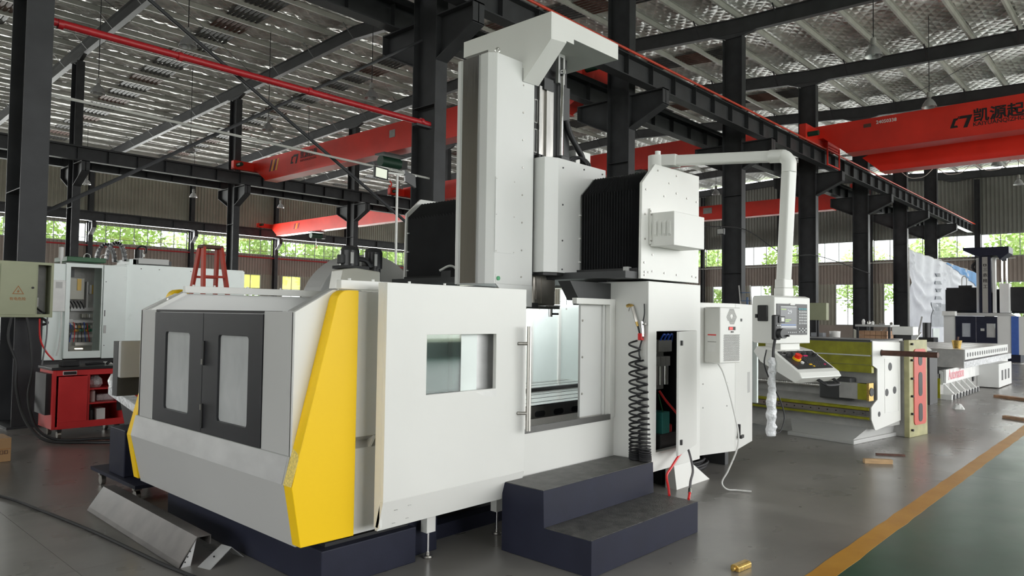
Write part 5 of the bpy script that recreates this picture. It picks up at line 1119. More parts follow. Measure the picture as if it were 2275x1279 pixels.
small('oil_bottle', MB().lathe([(0.05, 0), (0.05, 0.16), (0.02, 0.20), (0.02, 0.23)], (3.14, 10.2, 0.151), 12), 'key_black', 'black bottle on the bottom cart shelf', 'bottle')
small('tool_case', MB().box(2.80, 3.0, 10.15, 10.3, 0.876, 0.945), 'rubber', 'black case on top of the red cart, near its badge', 'case', bevel=0.012)
small('hand_tool', MB().tube([(3.08, 10.2, 0.893), (3.2, 10.22, 0.897), (3.3, 10.2, 0.893)], [0.016, 0.02, 0.014], 7), 'rubber', 'dark hand tool in the middle of the cart top', 'tool')
small('strap', MB().tube([(3.3, 10.12, 0.895), (3.36, 10.16, 0.93), (3.42, 10.18, 0.895), (3.5, 10.16, 0.893)], 0.018, 7), 'rubber', 'bundled black strap at the right of the cart top', 'strap')
small('white_tray', MB().plate((3.38, 3.54, 10.30, 10.5), [], 'Z', 0.876, 0.90), 'label_white', 'small white tray at the back right of the cart top', 'tray')

tc2 = copy_tree(tc_, (4.06, 10.35, 0), 0.0, 'second red tool cart mostly hidden behind the conveyor')
MB().box(3.40, 3.46, 10.0, 10.03, 0.30, 0.70).build('hanging_strap', 'rubber', tc_)
# ---- mint white machine behind with open electrical cabinet
mm_ = thing('mint_machine', 'large mint white machine with open electrical cabinet behind the red cart', 'machine tool', (5.0, 14.2, 0))
MB().box(3.35, 7.6, 13.3, 15.6, 0, 0.78).build('machine_base', 'cast_dark', mm_)
m = MB().plate((3.60, 4.14, 0.80, 2.33), [(3.665, 4.120, 0.915, 2.27)], 'Y', 13.0, 13.03); m.box(3.60, 3.615, 13.03, 13.5, 0.8, 2.33); m.box(3.60, 4.5, 13.5, 13.52, 0.8, 2.33); m.box(3.60, 4.5, 13.03, 13.5, 2.31, 2.33); m.box(3.60, 4.5, 13.03, 13.5, 0.8, 0.82); m.box(4.485, 4.5, 13.03, 13.5, 0.82, 2.31)
cab = m.build('cabinet_shell', 'mint', mm_, bevel=0.003)
MB().box(3.62, 4.14, 13.44, 13.5, 0.82, 2.31).build('mounting_plate', 'cast_grey', cab)
MB().box(3.70, 3.95, 13.28, 13.44, 1.75, 2.10).build('drive_unit', 'sand_cover', cab, bevel=0.006); MB().box(3.68, 3.74, 13.26, 13.44, 1.75, 2.08).build('drive_fin', 'cast_dark', cab)
MB().box(4.0, 4.03, 13.34, 13.44, 1.62, 2.05).build('duct', 'panel_grey', cab); MB().box(3.78, 4.12, 13.34, 13.44, 1.56, 1.62).build('duct', 'panel_grey', cab)
MB().box(3.70, 4.12, 13.34, 13.44, 1.36, 1.41).build('duct', 'panel_grey', cab); MB().box(3.80, 4.12, 13.34, 13.44, 1.12, 1.17).build('duct', 'panel_grey', cab); MB().box(3.86, 4.12, 13.34, 13.44, 0.99, 1.04).build('duct', 'panel_grey', cab)
rk = random.Random(11)
for i in range(9): MB().box(3.82+i*0.033, 3.846+i*0.033, 13.36, 13.44, 1.28, 1.32).build('terminal', rk.choice(['pcb_green', 'pcb_amber', 'label_white']), cab)
for i in range(9): MB().box(3.82+i*0.033, 3.846+i*0.033, 13.36, 13.44, 1.22, 1.26).build('terminal', rk.choice(['pcb_green', 'pcb_amber', 'pcb_amber']), cab)
for i in range(5): MB().box(3.95+i*0.034, 3.976+i*0.034, 13.36, 13.44, 1.45, 1.51).build('relay', rk.choice(['label_white', 'pcb_amber', 'sand_cover']), cab)
for i in range(3): MB().box(4.05+i*0.02, 4.065+i*0.02, 13.36, 13.44, 1.85, 2.0).build('relay', rk.choice(['pcb_amber', 'label_white']), cab)
MB().cyl((3.76, 13.30, 1.27), (3.76, 13.44, 1.27), 0.07, 16).build('cable_reel', 'black', cab, smooth=True); MB().box(3.70, 3.82, 13.36, 13.44, 1.31, 1.42).build('transformer', 'label_white', cab)
for i in range(6): MB().tube([(3.68+0.05*i, 13.40, 1.72), (3.70+0.05*i, 13.34, 1.66), (3.72+0.05*i, 13.34, 1.60)], 0.010, 6).build('wire', 'rubber', cab)
for i in range(7): MB().tube([(3.70+0.055*i, 13.38, 1.36), (3.72+0.05*i, 13.30, 1.32+0.02*(i % 3)), (3.74+0.05*i, 13.32, 1.20), (3.72+0.06*i, 13.36, 1.05)], 0.006, 5).build('wire', ['rubber', 'blue_tube', 'hose_red', 'cast_dark'][i % 4], cab)
MB().tube([(3.74, 13.30, 1.22), (3.72, 13.22, 1.1), (3.70, 13.15, 0.95), (3.68, 13.05, 0.86)], 0.014, 6).build('wire', 'rubber', cab); MB().box(3.72, 3.80, 13.30, 13.44, 2.12, 2.25).build('contactor', 'cast_dark', cab); MB().box(3.84, 3.90, 13.27, 13.285, 1.90, 2.09).build('drive_label', 'pcb_amber', cab)
MB().box(3.84, 3.95, 13.25, 13.30, 0.93, 0.95).build('cabinet_lamp', 'led_warm', cab)
od = MB().box(4.145, 4.495, 12.985, 13.005, 0.79, 2.325).build('cabinet_door', 'mint', mm_, bevel=0.003); MB().box(4.165, 4.20, 12.975, 12.985, 1.20, 1.33).build('door_lock', 'panel_grey', od); MB().box(4.17, 4.18, 12.978, 12.985, 1.48, 1.58).build('door_slot', 'cast_dark', od)
screws(od, [(4.18, 12.985, 1.0), (4.18, 12.985, 2.05)], '-Y', 0.008, mat='cast_dark')
MB().box(4.50, 6.62, 13.1, 15.5, 0.78, 2.37).build('enclosure', 'mint', mm_, bevel=0.004); MB().box(4.50, 4.515, 13.0, 13.1, 0.78, 2.36).build('enclosure_lip', 'mint', mm_); MB().box(4.515, 6.62, 13.06, 13.1, 0.95, 2.35).build('enclosure_panel', 'mint', mm_, bevel=0.003)
screws(mm_, [(4.75, 13.06, 2.30), (5.05, 13.06, 2.30), (5.6, 13.06, 2.30)], '-Y', 0.009, mat='cast_dark')
MB().box(3.40, 3.60, 13.0, 13.25, 1.55, 2.05).build('cabinet_cooler', 'label_white', mm_, bevel=0.01); MB().box(3.46, 3.55, 12.995, 13.0, 1.92, 2.02).build('cooler_grille', 'panel_grey', mm_); MB().box(3.43, 3.60, 13.02, 13.3, 2.05, 2.31).build('cooler_duct', 'mint', mm_)
MB().box(3.35, 3.60, 13.05, 13.6, 0.78, 1.55).build('side_cover', 'mint', mm_)
MB().tube([(3.55, 13.0, 1.55), (3.55, 12.99, 1.3), (3.53, 12.99, 1.0), (3.50, 12.99, 0.85)], 0.012, 6).build('drain_tube', 'clear_hose', mm_)
MB().box(3.00, 3.35, 13.3, 14.6, 0.10, 1.50).build('coolant_unit', 'mint', mm_, bevel=0.01); MB().box(3.08, 3.22, 13.295, 13.3, 1.15, 1.26).build('unit_label', 'key_teal', mm_)
sgl = MB().lathe([(0.012, 0), (0.012, 0.05), (0.035, 0.11), (0.035, 0.27), (0.0, 0.28)], (3.545, 13.1, 2.31), 14).build('signal_lamp', 'label_white', mm_, smooth=True)
MB().box(3.66, 4.24, 13.2, 13.9, 2.37, 2.45).build('green_cover', 'green_paint', mm_, bevel=0.01)
for x in (3.95, 4.2): MB().tube([(x-0.05, 13.2, 2.44), (x-0.04, 13.2, 2.49), (x, 13.2, 2.51), (x+0.04, 13.2, 2.49), (x+0.05, 13.2, 2.44)], 0.006, 6).build('lifting_eye', 'clear_hose', mm_)
def arch(y, r, n=13):
    ch = None
    for i in range(n):
        a = PI*(i+0.5)/n; c = Vector((4.485-r*math.cos(a), y, 2.44+0.31*math.sin(a))); d = Vector((math.sin(a)*r, 0, math.cos(a)*0.31)).normalized(); u = Vector((-d.z, 0, d.x))
        q = [c-d*0.036-u*0.025, c+d*0.036-u*0.025, c+d*0.036+u*0.025, c-d*0.036+u*0.025]
        MB().loft([(p.x, y, p.z) for p in q], [(p.x, y+0.10, p.z) for p in q]).build('chain_link', 'motor_black', mm_, bevel=0.005)
        e = c+u*0.026; MB().box(e.x-0.008, e.x+0.008, y-0.003, y, e.z-0.008, e.z+0.008).build('chain_pin', 'label_white', mm_)
arch(13.45, 0.145); arch(13.95, 0.145)
MB().box(4.64, 4.75, 13.3, 13.9, 2.37, 2.47).build('chain_tray', 'mint', mm_); MB().box(4.70, 5.35, 13.3, 13.8, 2.37, 2.47).build('grey_casting', 'cast_dark', mm_); MB().box(4.78, 5.30, 13.28, 13.8, 2.40, 2.50).build('top_casting', 'panel_grey', mm_, bevel=0.006)
MB().cyl((4.86, 13.5, 2.47), (4.86, 13.5, 2.66), 0.07, 14).build('servo_motor', 'motor_black', mm_, smooth=True); MB().tube([(4.80, 13.45, 2.66), (4.86, 13.4, 2.72), (4.95, 13.42, 2.70), (4.96, 13.45, 2.60)], 0.016, 7).build('motor_cable', 'rubber', mm_); MB().box(4.90, 4.94, 13.43, 13.45, 2.53, 2.58).build('motor_label', 'label_white', mm_)
MB().box(3.45, 4.6, 12.6, 13.3, 0.02, 0.30).build('chip_trough', 'cast_dark', mm_)

# ---- red A-frame ladder
la = thing('step_ladder', 'red double-sided step ladder standing behind the guard', 'ladder', (3.62, 7.95, 0))
def lad(s):
    for w0, w1 in ((-0.10, -0.27), (0.10, 0.27)):
        MB().bar((3.62+w0, 7.95+s*0.05, 2.30), (3.62+w1, 7.95+s*0.50, 0.02), 0.065, 0.028).build('rail', 'ladder_red', la)
    for i in range(6):
        f = (i+1)/7; z = 2.30-2.28*f; w = 0.10+0.17*f; y = 7.95+s*(0.05+0.45*f)
        MB().box(3.62-w, 3.62+w, y-0.03, y+0.03, z-0.012, z+0.012).build('rung', 'cast_dark' if i in (1,) else 'ladder_red', la)
lad(-1); lad(1)
MB().box(3.50, 3.74, 7.88, 8.02, 2.29, 2.33).build('top_cap', 'rust', la, bevel=0.008); MB().box(3.42, 3.82, 7.70, 7.73, 1.74, 1.77).build('spreader', 'rust', la)
# yellow rim of the far guard panel and pallet of parts behind it
# ---- floodlights on a stand behind the left bellows
fs = thing('floodlight_stand', 'pair of floodlights on a white stand behind the left bellows', 'work light', (8.000, 10.2, 0))
MB().cyl((8.000, 10.2, 0.02), (8.000, 10.2, 4.020), 0.022, 10).build('stand_pole', 'label_white', fs); MB().cyl((8.000, 10.2, 0), (8.000, 10.2, 0.02), 0.25, 18).build('stand_base', 'cast_dark', fs)
MB().bar((7.650, 10.3, 4.090), (8.350, 10.1, 4.090), 0.03, 0.03).build('cross_bar', 'label_white', fs); MB().cyl((8.000, 10.2, 4.020), (8.000, 10.2, 4.090), 0.022, 8).build('pole_top', 'label_white', fs)
h1 = MB().loft([(7.550, 10.28, 3.970), (7.780, 10.18, 3.930), (7.800, 10.20, 4.150), (7.570, 10.30, 4.190)], [(7.570, 10.34, 3.980), (7.800, 10.24, 3.940), (7.820, 10.26, 4.160), (7.590, 10.36, 4.200)]).build('flood_head', 'motor_black', fs)
MB().loft([(7.575, 10.265, 3.995), (7.755, 10.187, 3.964), (7.771, 10.20, 4.125), (7.590, 10.28, 4.162)], [(7.577, 10.27, 3.995), (7.757, 10.192, 3.964), (7.773, 10.205, 4.125), (7.592, 10.285, 4.162)]).build('flood_glass', 'flood_on', h1)
MB().loft([(8.120, 10.12, 3.970), (8.320, 10.06, 3.870), (8.300, 10.06, 4.090), (8.100, 10.12, 4.170)], [(8.140, 10.18, 3.970), (8.340, 10.12, 3.870), (8.320, 10.12, 4.090), (8.120, 10.18, 4.170)]).build('flood_head', 'motor_black', fs)
# ================================================================== RIGHT BACKGROUND
# ---- grey crossbeam casting with olive ways, lying on its pedestal
cb = thing('crossbeam_casting', 'grey crossbeam casting with olive ways and ball screw behind the console', 'machine casting', (10.15, 2.87, 0), math.radians(-9), local=True)
P = [(0.73, 0.17), (0.0, 0.17), (0.0, 0.26), (-0.10, 0.30), (-0.10, 0.46), (0.0, 0.52), (0.07, 0.55), (0.07, 0.95), (0.0, 0.985), (-0.06, 1.0), (-0.06, 1.31), (0.73, 1.32)]
MB().prism(P, 'Y', 0.012, 3.3).build('beam_body', 'cast_grey', cb)
MB().prism([(-0.01, 0.16), (-0.11, 0.30), (-0.11, 0.46), (-0.01, 0.52), (0.06, 0.55), (0.06, 0.95), (-0.07, 1.0), (-0.07, 1.10), (-0.07, 1.32), (0.73, 1.29), (0.73, 0.23), (0.02, 0.155)], 'Y', 0.0, 0.015).build('end_face', 'white', cb, bevel=0.003)
def hole(x, z, r): MB().cyl((x, -0.002, z), (x, 0.004, z), r, 18).build('bore', 'cast_dark', cb)
hole(0.42, 0.97, 0.055); hole(0.32, 0.63, 0.05); hole(0.55, 0.65, 0.05); hole(0.10, 0.36, 0.035); hole(0.18, 1.16, 0.045)
MB().plate((0.26, 0.66, 0.36, 1.08), [(0.266, 0.654, 0.366, 1.074)], 'Y', -0.004, 0.0).build('cover_outline', 'label_white', cb)
MB().box(-0.085, -0.055, 0.02, 3.3, 1.135, 1.30).build('upper_way', 'way_olive', cb); MB().box(-0.080, -0.06, 0.02, 3.3, 1.005, 1.12).build('way_apron', 'way_olive', cb); MB().box(-0.092, -0.055, 0.02, 3.3, 1.118, 1.135).build('way_edge', 'steel', cb)
MB().box(-0.062, 0.0, 0.02, 0.60, 0.90, 1.0).build('way_block', 'way_olive', cb); MB().box(-0.09, 0.74, 0.02, 3.3, 1.31, 1.33).build('top_cover', 'cast_dark', cb)
MB().prism([(-0.125, 0.30), (-0.125, 0.325), (-0.10, 0.33), (-0.10, 0.29)], 'Y', 0.03, 3.3).build('lower_way', 'way_olive', cb); MB().prism([(-0.10, 0.455), (-0.128, 0.445), (-0.128, 0.415), (-0.10, 0.41)], 'Y', 0.03, 3.3).build('lower_way', 'way_olive', cb)
rl = MB().box(-0.135, -0.10, 0.03, 3.3, 0.345, 0.405).build('guide_rail', 'steel', cb)
for i in range(26): MB().cyl((-0.1352, 0.10+0.12*i, 0.375), (-0.1365, 0.10+0.12*i, 0.375), 0.010, 8).build('rail_bolt', 'black', rl)
MB().box(-0.12, -0.10, 0.03, 3.3, 0.408, 0.418).build('rack_strip', 'rust', cb)
m = MB(); pts = []; rad = []
for i in range(161): pts.append((-0.02, 0.72+2.5*i/160, 0.68)); rad.append(0.026 if i % 2 else 0.020)
m.tube(pts, rad, 10).build('ball_screw', 'steel', cb)
MB().box(-0.10, 0.07, 0.28, 0.72, 0.52, 0.82).build('bearing_mount', 'cast_dark', cb, bevel=0.02); MB().box(-0.13, -0.02, 0.05, 0.42, 0.55, 0.76).build('motor_mount', 'cast_grey', cb, bevel=0.006); MB().box(-0.133, -0.02, 0.05, 0.17, 0.55, 0.76).build('motor_flange', 'way_olive', cb)
MB().box(-0.135, -0.01, 0.02, 0.05, 0.54, 0.77).build('flange_face', 'brass', cb); MB().cyl((-0.07, 0.012, 0.655), (-0.07, 0.022, 0.655), 0.055, 18).build('flange_bore', 'black', cb)
MB().prism([(-0.42, 0.0), (1.10, 0.0), (1.10, 0.05), (-0.42, 0.05)], 'Y', 0.08, 1.0).build('pedestal_plate', 'panel_grey', cb, bevel=0.006)
MB().loft([(-0.36, 0.12, 0.05), (1.05, 0.12, 0.05), (1.05, 0.96, 0.05), (-0.36, 0.96, 0.05)], [(0.0, 0.10, 0.175), (0.73, 0.10, 0.175), (0.73, 1.2, 0.175), (0.0, 1.2, 0.175)]).build('pedestal', 'panel_grey', cb)
MB().loft([(-0.1, 1.0, 0.0), (0.73, 1.0, 0.0), (0.73, 1.3, 0.0), (-0.1, 1.3, 0.0)], [(0, 1.0, 0.17), (0.73, 1.0, 0.17), (0.73, 3.2, 0.17), (0, 3.2, 0.17)]).build('support_rib', 'cast_grey', cb)
MB().cyl((0.18, 0.02, 1.16), (0.20, -0.68, 1.165), 0.036, 14).build('shaft', 'rust', cb, smooth=True)
# ---- upright saddle casting with salmon plate
sd2 = thing('saddle_casting', 'upright saddle casting with salmon painted slotted face beside the crossbeam', 'machine casting', (10.9, 2.65, 0), math.radians(-9), local=True)
MB().box(0.0, 0.56, 0.06, 0.42, 0.0, 1.30).build('saddle_body', 'cast_grey', sd2, bevel=0.01)
MB().prism([(-0.55, 1.20), (-0.42, 1.31), (0.50, 1.33), (0.50, 1.10), (-0.55, 1.10)], 'Y', 0.30, 0.42).build('saddle_wing', 'cast_grey', sd2)
MB().box(-0.01, 0.57, 0.0, 0.07, 0.0, 1.325).build('plate_rim', 'primer_olive', sd2, bevel=0.006)
fp = MB().prism(rrect(0.12, 0.50, 0.16, 1.20, 0.06), 'Y', -0.012, 0.0).build('salmon_face', 'primer_red', sd2)
for z0, z1 in ((0.20, 0.45), (0.55, 0.88), (0.97, 1.14)): MB().prism(rrect(0.25, 0.37, z0, z1, 0.05), 'Y', -0.016, -0.012).build('slot', 'black', fp)
for z in (0.10, 0.32, 0.56, 0.80, 1.05, 1.27): MB().cyl((0.05, 0.0, z), (0.05, -0.03, z), 0.016, 10).build('bolt', 'black', sd2); 
for z in (0.25, 0.50, 0.75, 1.0): MB().box(-0.014, -0.002, 0.12, 0.26, z, z+0.13).build('pocket', 'black', sd2)
small('white_carton', MB().box(12.2, 12.75, 3.35, 3.75, 1.331, 1.47), 'label_white', 'plain white carton behind the saddle casting top', 'box') if False else None
# ---- long T-slot table on its base
ft = thing('slotted_table_base', 'long T-slot table on a grey base with a slotted white side strip', 'machine casting', (19.5, 4.1, 0))
y0, y1, zt = 3.2, 5.0, 1.0
prof = [(y0, 0.80), (y0, zt)]
for i in range(6):
    c = y0+0.2+i*0.28; prof += [(c-0.02, zt), (c-0.02, zt-0.05), (c+0.02, zt-0.05), (c+0.02, zt)]
prof += [(y1, zt), (y1, 0.80)]
MB().prism(prof, 'X', 17.35, 22.6).build('table_top', 'satin_steel', ft); MB().box(17.34, 17.36, y0, y1, 0.62, 0.985).build('end_wall', 'cast_grey', ft); MB().box(17.36, 22.5, y0+0.25, y1-0.2, 0.66, 0.80).build('table_rib', 'cast_grey', ft)
ss = MB().box(17.36, 22.6, y0-0.02, y0, 0.79, 1.0).build('side_strip', 'cover_white', ft)
for i in range(19): MB().prism(rrect(17.55+i*0.265, 17.66+i*0.265, 0.84, 0.93, 0.04), 'Y', y0-0.024, y0-0.02).build('slot', 'cast_dark', ss)
MB().prism([(3.5, 0.0), (4.9, 0.0), (4.9, 0.52), (4.5, 0.40), (4.2, 0.24), (3.9, 0.40), (3.5, 0.52)], 'X', 16.7, 23.5).build('base_bed', 'cast_grey', ft); MB().prism([(3.45, 0.30), (3.45, 0.56), (3.52, 0.58), (3.52, 0.30)], 'X', 16.7, 24.5).build('way_cover', 'cover_white', ft)
MB().box(16.68, 16.70, 3.5, 4.9, 0.02, 0.42).build('end_olive', 'way_olive', ft); MB().box(17.9, 24.0, 3.30, 3.44, 0.58, 0.72).build('wrapped_rail', 'plastic_wrap', ft)
sg = MB().box(16.72, 19.6, 3.40, 3.44, 0.33, 0.60).build('sign_board', 'label_white', ft); text('sign_lettering', 'Automation', 0.30, 'ink_pink', sg, (16.95, 3.398, 0.385), (1, 0, 0), (0, 0, 1), 0.002, 0.004)
MB().box(16.7, 19.5, 3.30, 3.5, 0.0, 0.10).build('foot_rail', 'cover_white', ft)
for i in range(9): MB().cyl((16.9+i*0.3, 3.28, 0.03), (16.9+i*0.3, 3.38, 0.03), 0.07, 12).build('levelling_pad', 'cast_dark', ft)
for i in range(5): MB().prism([(3.32, 0.10), (3.5, 0.10), (3.5, 0.30)], 'X', 17.0+i*0.55, 17.08+i*0.55).build('gusset', 'cover_white', ft)
cbx = MB().box(20.4, 22.2, 3.05, 3.5, 0.02, 0.58).build('side_box', 'cover_white', ft, bevel=0.01)
for i in range(3): MB().box(20.75+i*0.45, 20.95+i*0.45, 3.045, 3.05, 0.18, 0.42).build('slot', 'cast_dark', cbx)
MB().cyl((19.9, 3.48, 0.26), (19.9, 3.5, 0.26), 0.09, 14).build('port', 'black', ft)
oc = thing('oil_pot', 'small amber plastic pot on the T-slot table', 'pot', (18.0, 3.45, 1.001)); MB().lathe([(0.07, 0), (0.10, 0.17), (0.09, 0.17), (0.06, 0.02)], (18.0, 3.45, 1.001), 14).build('pot', 'brass', oc, smooth=True); MB().cyl((18.0, 3.45, 1.03), (18.03, 3.43, 1.25), 0.02, 8).build('brush', 'rust', oc)

# ---- far gantry machine with blue corner
fm = thing('far_gantry_machine', 'distant gantry machine with dark doors and blue corner beside the banner', 'machine tool', (36.5, 5.6, 0))
X = 34.0
MB().box(X+0.2, 40, 4.4, 6.9, 0.0, 0.30).build('plinth', 'navy', fm); MB().box(X, X+0.06, 6.55, 6.98, 0.30, 1.80).build('guard_panel', 'cover_white', fm); MB().box(X, X+0.06, 3.2, 5.12, 0.30, 1.80).build('guard_panel', 'cover_white', fm)
MB().box(X, X+0.06, 5.12, 6.55, 0.30, 0.72).build('lower_apron', 'cover_white', fm); MB().box(X+0.06, 40, 6.90, 6.975, 0.30, 1.75).build('side_panel', 'blue_paint', fm); MB().box(X-0.02, X-0.002, 4.42, 4.66, 0.30, 1.80).build('blue_corner', 'blue_paint', fm)
for a, b, w in ((5.84, 6.55, (6.02, 6.32)), (5.12, 5.83, (5.18, 5.48))):
    d = MB().plate((a, b, 0.72, 1.78), [(w[0], w[1], 0.95, 1.50)], 'X', X-0.03, X+0.02).build('guard_door', 'navy', fm); MB().box(X-0.005, X, w[0], w[1], 0.95, 1.50).build('window_pane', 'door_glass', d)
MB().box(X-0.035, X-0.03, 5.55, 5.68, 1.20, 1.30).build('door_plate', 'panel_grey', fm)
MB().prism([(4.6, 1.80), (6.8, 1.80), (6.6, 1.92), (4.8, 1.92)], 'X', X+0.1, X+1.0).build('sloped_cover', 'panel_grey', fm)
dy = 0.74
MB().box(37.4, 38.2, 2.4+dy, 7.6, 1.95, 3.0).build('crossbeam', 'cast_dark', fm); MB().box(36.6, 37.4, 6.20, 7.40, 2.05, 3.05).build('bellows', 'bellows', fm); MB().box(36.6, 37.4, 3.0, 5.02, 2.05, 3.05).build('bellows', 'bellows', fm)
for a, b in ((6.02, 6.19), (5.03, 5.38)): MB().box(36.3, 36.9, a, b, 1.95, 3.2).build('headstock_cover', 'cover_white', fm, bevel=0.02)
r2 = MB().box(36.0, 36.7, 4.90+dy, 5.30+dy, 1.9, 4.35).build('ram', 'navy', fm); MB().box(35.98, 36.0, 5.0+dy, 5.20+dy, 1.95, 4.32).build('steel_strip', 'satin_steel', r2)
for s_y in (5.38+dy, 4.80+dy): MB().box(36.1, 36.4, s_y-0.05, s_y+0.05, 1.95, 4.3).build('side_rail', 'cover_white', r2)
for i, chh in enumerate('三鼎精工'): text('ram_lettering', chh, 0.17, 'ink', r2, (35.976, 5.175+dy, 3.72-0.24*i), (0, -1, 0), (0, 0, 1), 0.002, 0.002)
MB().plate((5.04+dy, 5.16+dy, 3.92, 4.02), [(5.07+dy, 5.13+dy, 3.945, 3.995)], 'X', 35.974, 35.98).build('ram_emblem', 'ink', r2)
MB().prism([(4.98, 4.72), (4.98, 4.45), (5.30, 4.18), (5.40, 4.36), (6.10, 4.36), (6.22, 4.40), (6.62, 4.62), (6.62, 4.74)], 'X', 35.9, 37.0).build('ram_cap', 'navy', fm)
MB().cyl((36.9, 5.20, 3.1), (36.9, 5.20, 4.4), 0.035, 10).build('cylinder_rod', 'chrome', fm); MB().cyl((36.9, 5.36, 3.1), (36.9, 5.36, 4.3), 0.03, 10).build('cylinder_rod', 'chrome', fm)
hp = [(36.4, 6.05+0.32*math.sin(a*0.42)*(1 if a < 11 else 0.8), 4.25-0.085*a) for a in range(15)]
MB().tube(hp, 0.06, 8).build('drag_hose', 'rubber', fm, smooth=True)
MB().tube([(36.8, 6.75+0.09*math.cos(PI*q/8), 3.42+0.14*math.sin(PI*q/8)) for q in range(9)], 0.02, 6).build('cable_loop', 'label_white', fm)
for yy in (6.66, 6.84): MB().cyl((36.8, yy, 3.05), (36.8, yy, 3.42), 0.02, 6).build('cable_drop', 'label_white', fm)
MB().box(36.7, 36.9, 6.45, 6.95, 3.05, 3.15).build('beam_motor', 'motor_black', fm)
MB().box(X-0.4, X-0.01, 6.5, 6.95, 1.80, 1.98).build('cover_sheet', 'label_white', fm)

# ---- draped banner between the columns
A = Vector((40.0, 9.72, 0)); B = Vector((52.0, 8.47, 0)); N, M = 90, 40
def bpt(u, v):
    p = A.lerp(B, u); zt_ = lerp(5.16, 4.40, u)-0.05*abs(math.sin(u*9*PI))
    zb = 0.35; z = lerp(zt_, zb, v)
    fold = 0.05*math.sin(u*55+1.5*math.sin(v*3))*(1-0.6*v)
    for c, w, d in ((0.20, 0.20, 0.46), (0.20, 0.24, 0.62), (0.19, 0.16, 0.30), (0.60, 0.14, 0.26), (0.60, 0.10, 0.16)):
        q = (u-c)/w
        if abs(q) < 1:
            sag = d*(1-q*q)**0.5; fold += 0.10*math.exp(-((v-sag)/0.035)**2)
    return (p.x-0.1*fold, p.y-fold, z)
bn = thing('wall_banner', 'pale draped exhibition banner with blue corner and grey print', 'banner', (46.0, 9.1, 0.3))
def sheet(mb, u0, u1, v0, v1, nu, nv, off=0.0):
    V = []
    for i in range(nu+1):
        for j in range(nv+1):
            p = bpt(lerp(u0, u1, i/nu), lerp(v0, v1, j/nv)); V.append((p[0]-off*0.1, p[1]-off, p[2]))
    mb.add(V, [(i*(nv+1)+j, i*(nv+1)+j+1, (i+1)*(nv+1)+j+1, (i+1)*(nv+1)+j) for i in range(nu) for j in range(nv)]); return mb
o = sheet(MB(), 0, 1, 0, 1, N, M).build('cloth', 'banner_white', bn, smooth=True)
V = []; mb = MB()
for i in range(31):
    u = lerp(0.45, 1.0, i/30); dpt = 0.02+0.24*(i/30)**1.2
    for j in range(7):
        p = bpt(u, dpt*j/6); V.append((p[0]-0.004, p[1]-0.03, p[2]))
mb.add(V, [(i*7+j, i*7+j+1, (i+1)*7+j+1, (i+1)*7+j) for i in range(30) for j in range(6)]); mb.build('blue_print', 'banner_blue', bn, smooth=True)
rb = random.Random(4)
for r in range(9):
    u0 = 0.50+0.02*rb.random(); v = 0.36+r*0.055; sheet(MB(), u0, u0+0.30+0.15*rb.random(), v, v+0.022, 12, 2, 0.03).build('print_line', 'print_grey', bn)
sheet(MB(), 0.24, 0.44, 0.52, 0.80, 10, 6, 0.03).build('print_picture', 'print_grey', bn); sheet(MB(), 0.26, 0.34, 0.82, 0.95, 6, 4, 0.03).build('print_picture', 'mint', bn)
for i in range(4): sheet(MB(), 0.30, 0.345, 0.17+i*0.09, 0.21+i*0.09, 4, 3, 0.06).build('print_character', 'print_grey', bn)
MB().tube([bpt(i/40, 0.0) for i in range(41)], 0.02, 5).build('hanging_rope', 'label_white', bn)
for q, lb in ((0.0, 'l'), (1.0, 'r')): p = bpt(q, 0); MB().cyl((p[0], p[1], 0.0), (p[0], p[1], p[2]+0.1), 0.03, 8).build('banner_post', 'label_white', bn)

# ---- clutter between the columns
def at(u_x, y): return u_x, y
t = thing('wall_cabinet', 'grey-green switch box standing on a post right of the console', 'electrical box', (25.75, 9.10, 0))
MB().box(25.60, 25.85, 8.80, 9.47, 1.55, 2.15).build('box', 'olive_box', t, bevel=0.01); MB().box(25.59, 25.60, 8.85, 9.42, 1.60, 2.10).build('box_door', 'olive_box', t); MB().box(25.70, 25.76, 9.10, 9.16, 0, 1.55).build('post', 'column_paint', t)
small('paint_bucket', MB().lathe([(0.16, 0), (0.18, 0.42), (0.185, 0.42), (0.185, 0.45), (0, 0.46)], (26.30, 8.75, 0.72), 18), 'label_white', 'white paint bucket on the crate below the switch box', 'bucket', smooth=True)
t = thing('storage_crate', 'dark wooden crate carrying the white bucket', 'crate', (26.40, 8.90, 0)); MB().box(26.00, 26.90, 8.30, 9.50, 0.0, 0.70).build('crate_body', 'rust', t)
for z in (0.08, 0.30, 0.52): MB().box(25.98, 26.00, 8.30, 9.50, z, z+0.15).build('slat', 'plank', t)
MB().box(26.00, 26.90, 8.30, 9.50, 0.70, 0.72).build('lid', 'plank', t)
t = thing('wrapped_stack', 'stack of grey wrapped boxes left of the white bucket', 'boxes', (26.00, 9.25, 0.72))
for i in range(3): MB().box(26.02, 26.30, 9.05, 9.48, 0.721+i*0.13, 0.845+i*0.13).build('box_layer', 'print_grey', t, bevel=0.01)
t = thing('scrap_pile', 'leaning grey offcut sheets beside the window', 'scrap', (27.75, 8.45, 0))
for i in range(5): MB().loft([(27.35+0.12*i, 7.85+0.1*i, 0), (27.35+0.12*i, 8.45+0.1*i, 0), (27.37+0.12*i, 8.45+0.1*i, 0), (27.37+0.12*i, 7.85+0.1*i, 0)], [(27.65+0.12*i, 8.05-0.12*i, 1.0+0.08*i), (27.65+0.12*i, 8.55-0.12*i, 1.25-0.1*i), (27.67+0.12*i, 8.55-0.12*i, 1.25-0.1*i), (27.67+0.12*i, 8.05-0.12*i, 1.0+0.08*i)]).build('offcut', ['sand_cover', 'panel_grey', 'cast_grey', 'bare_sheet', 'plank'][i], t)
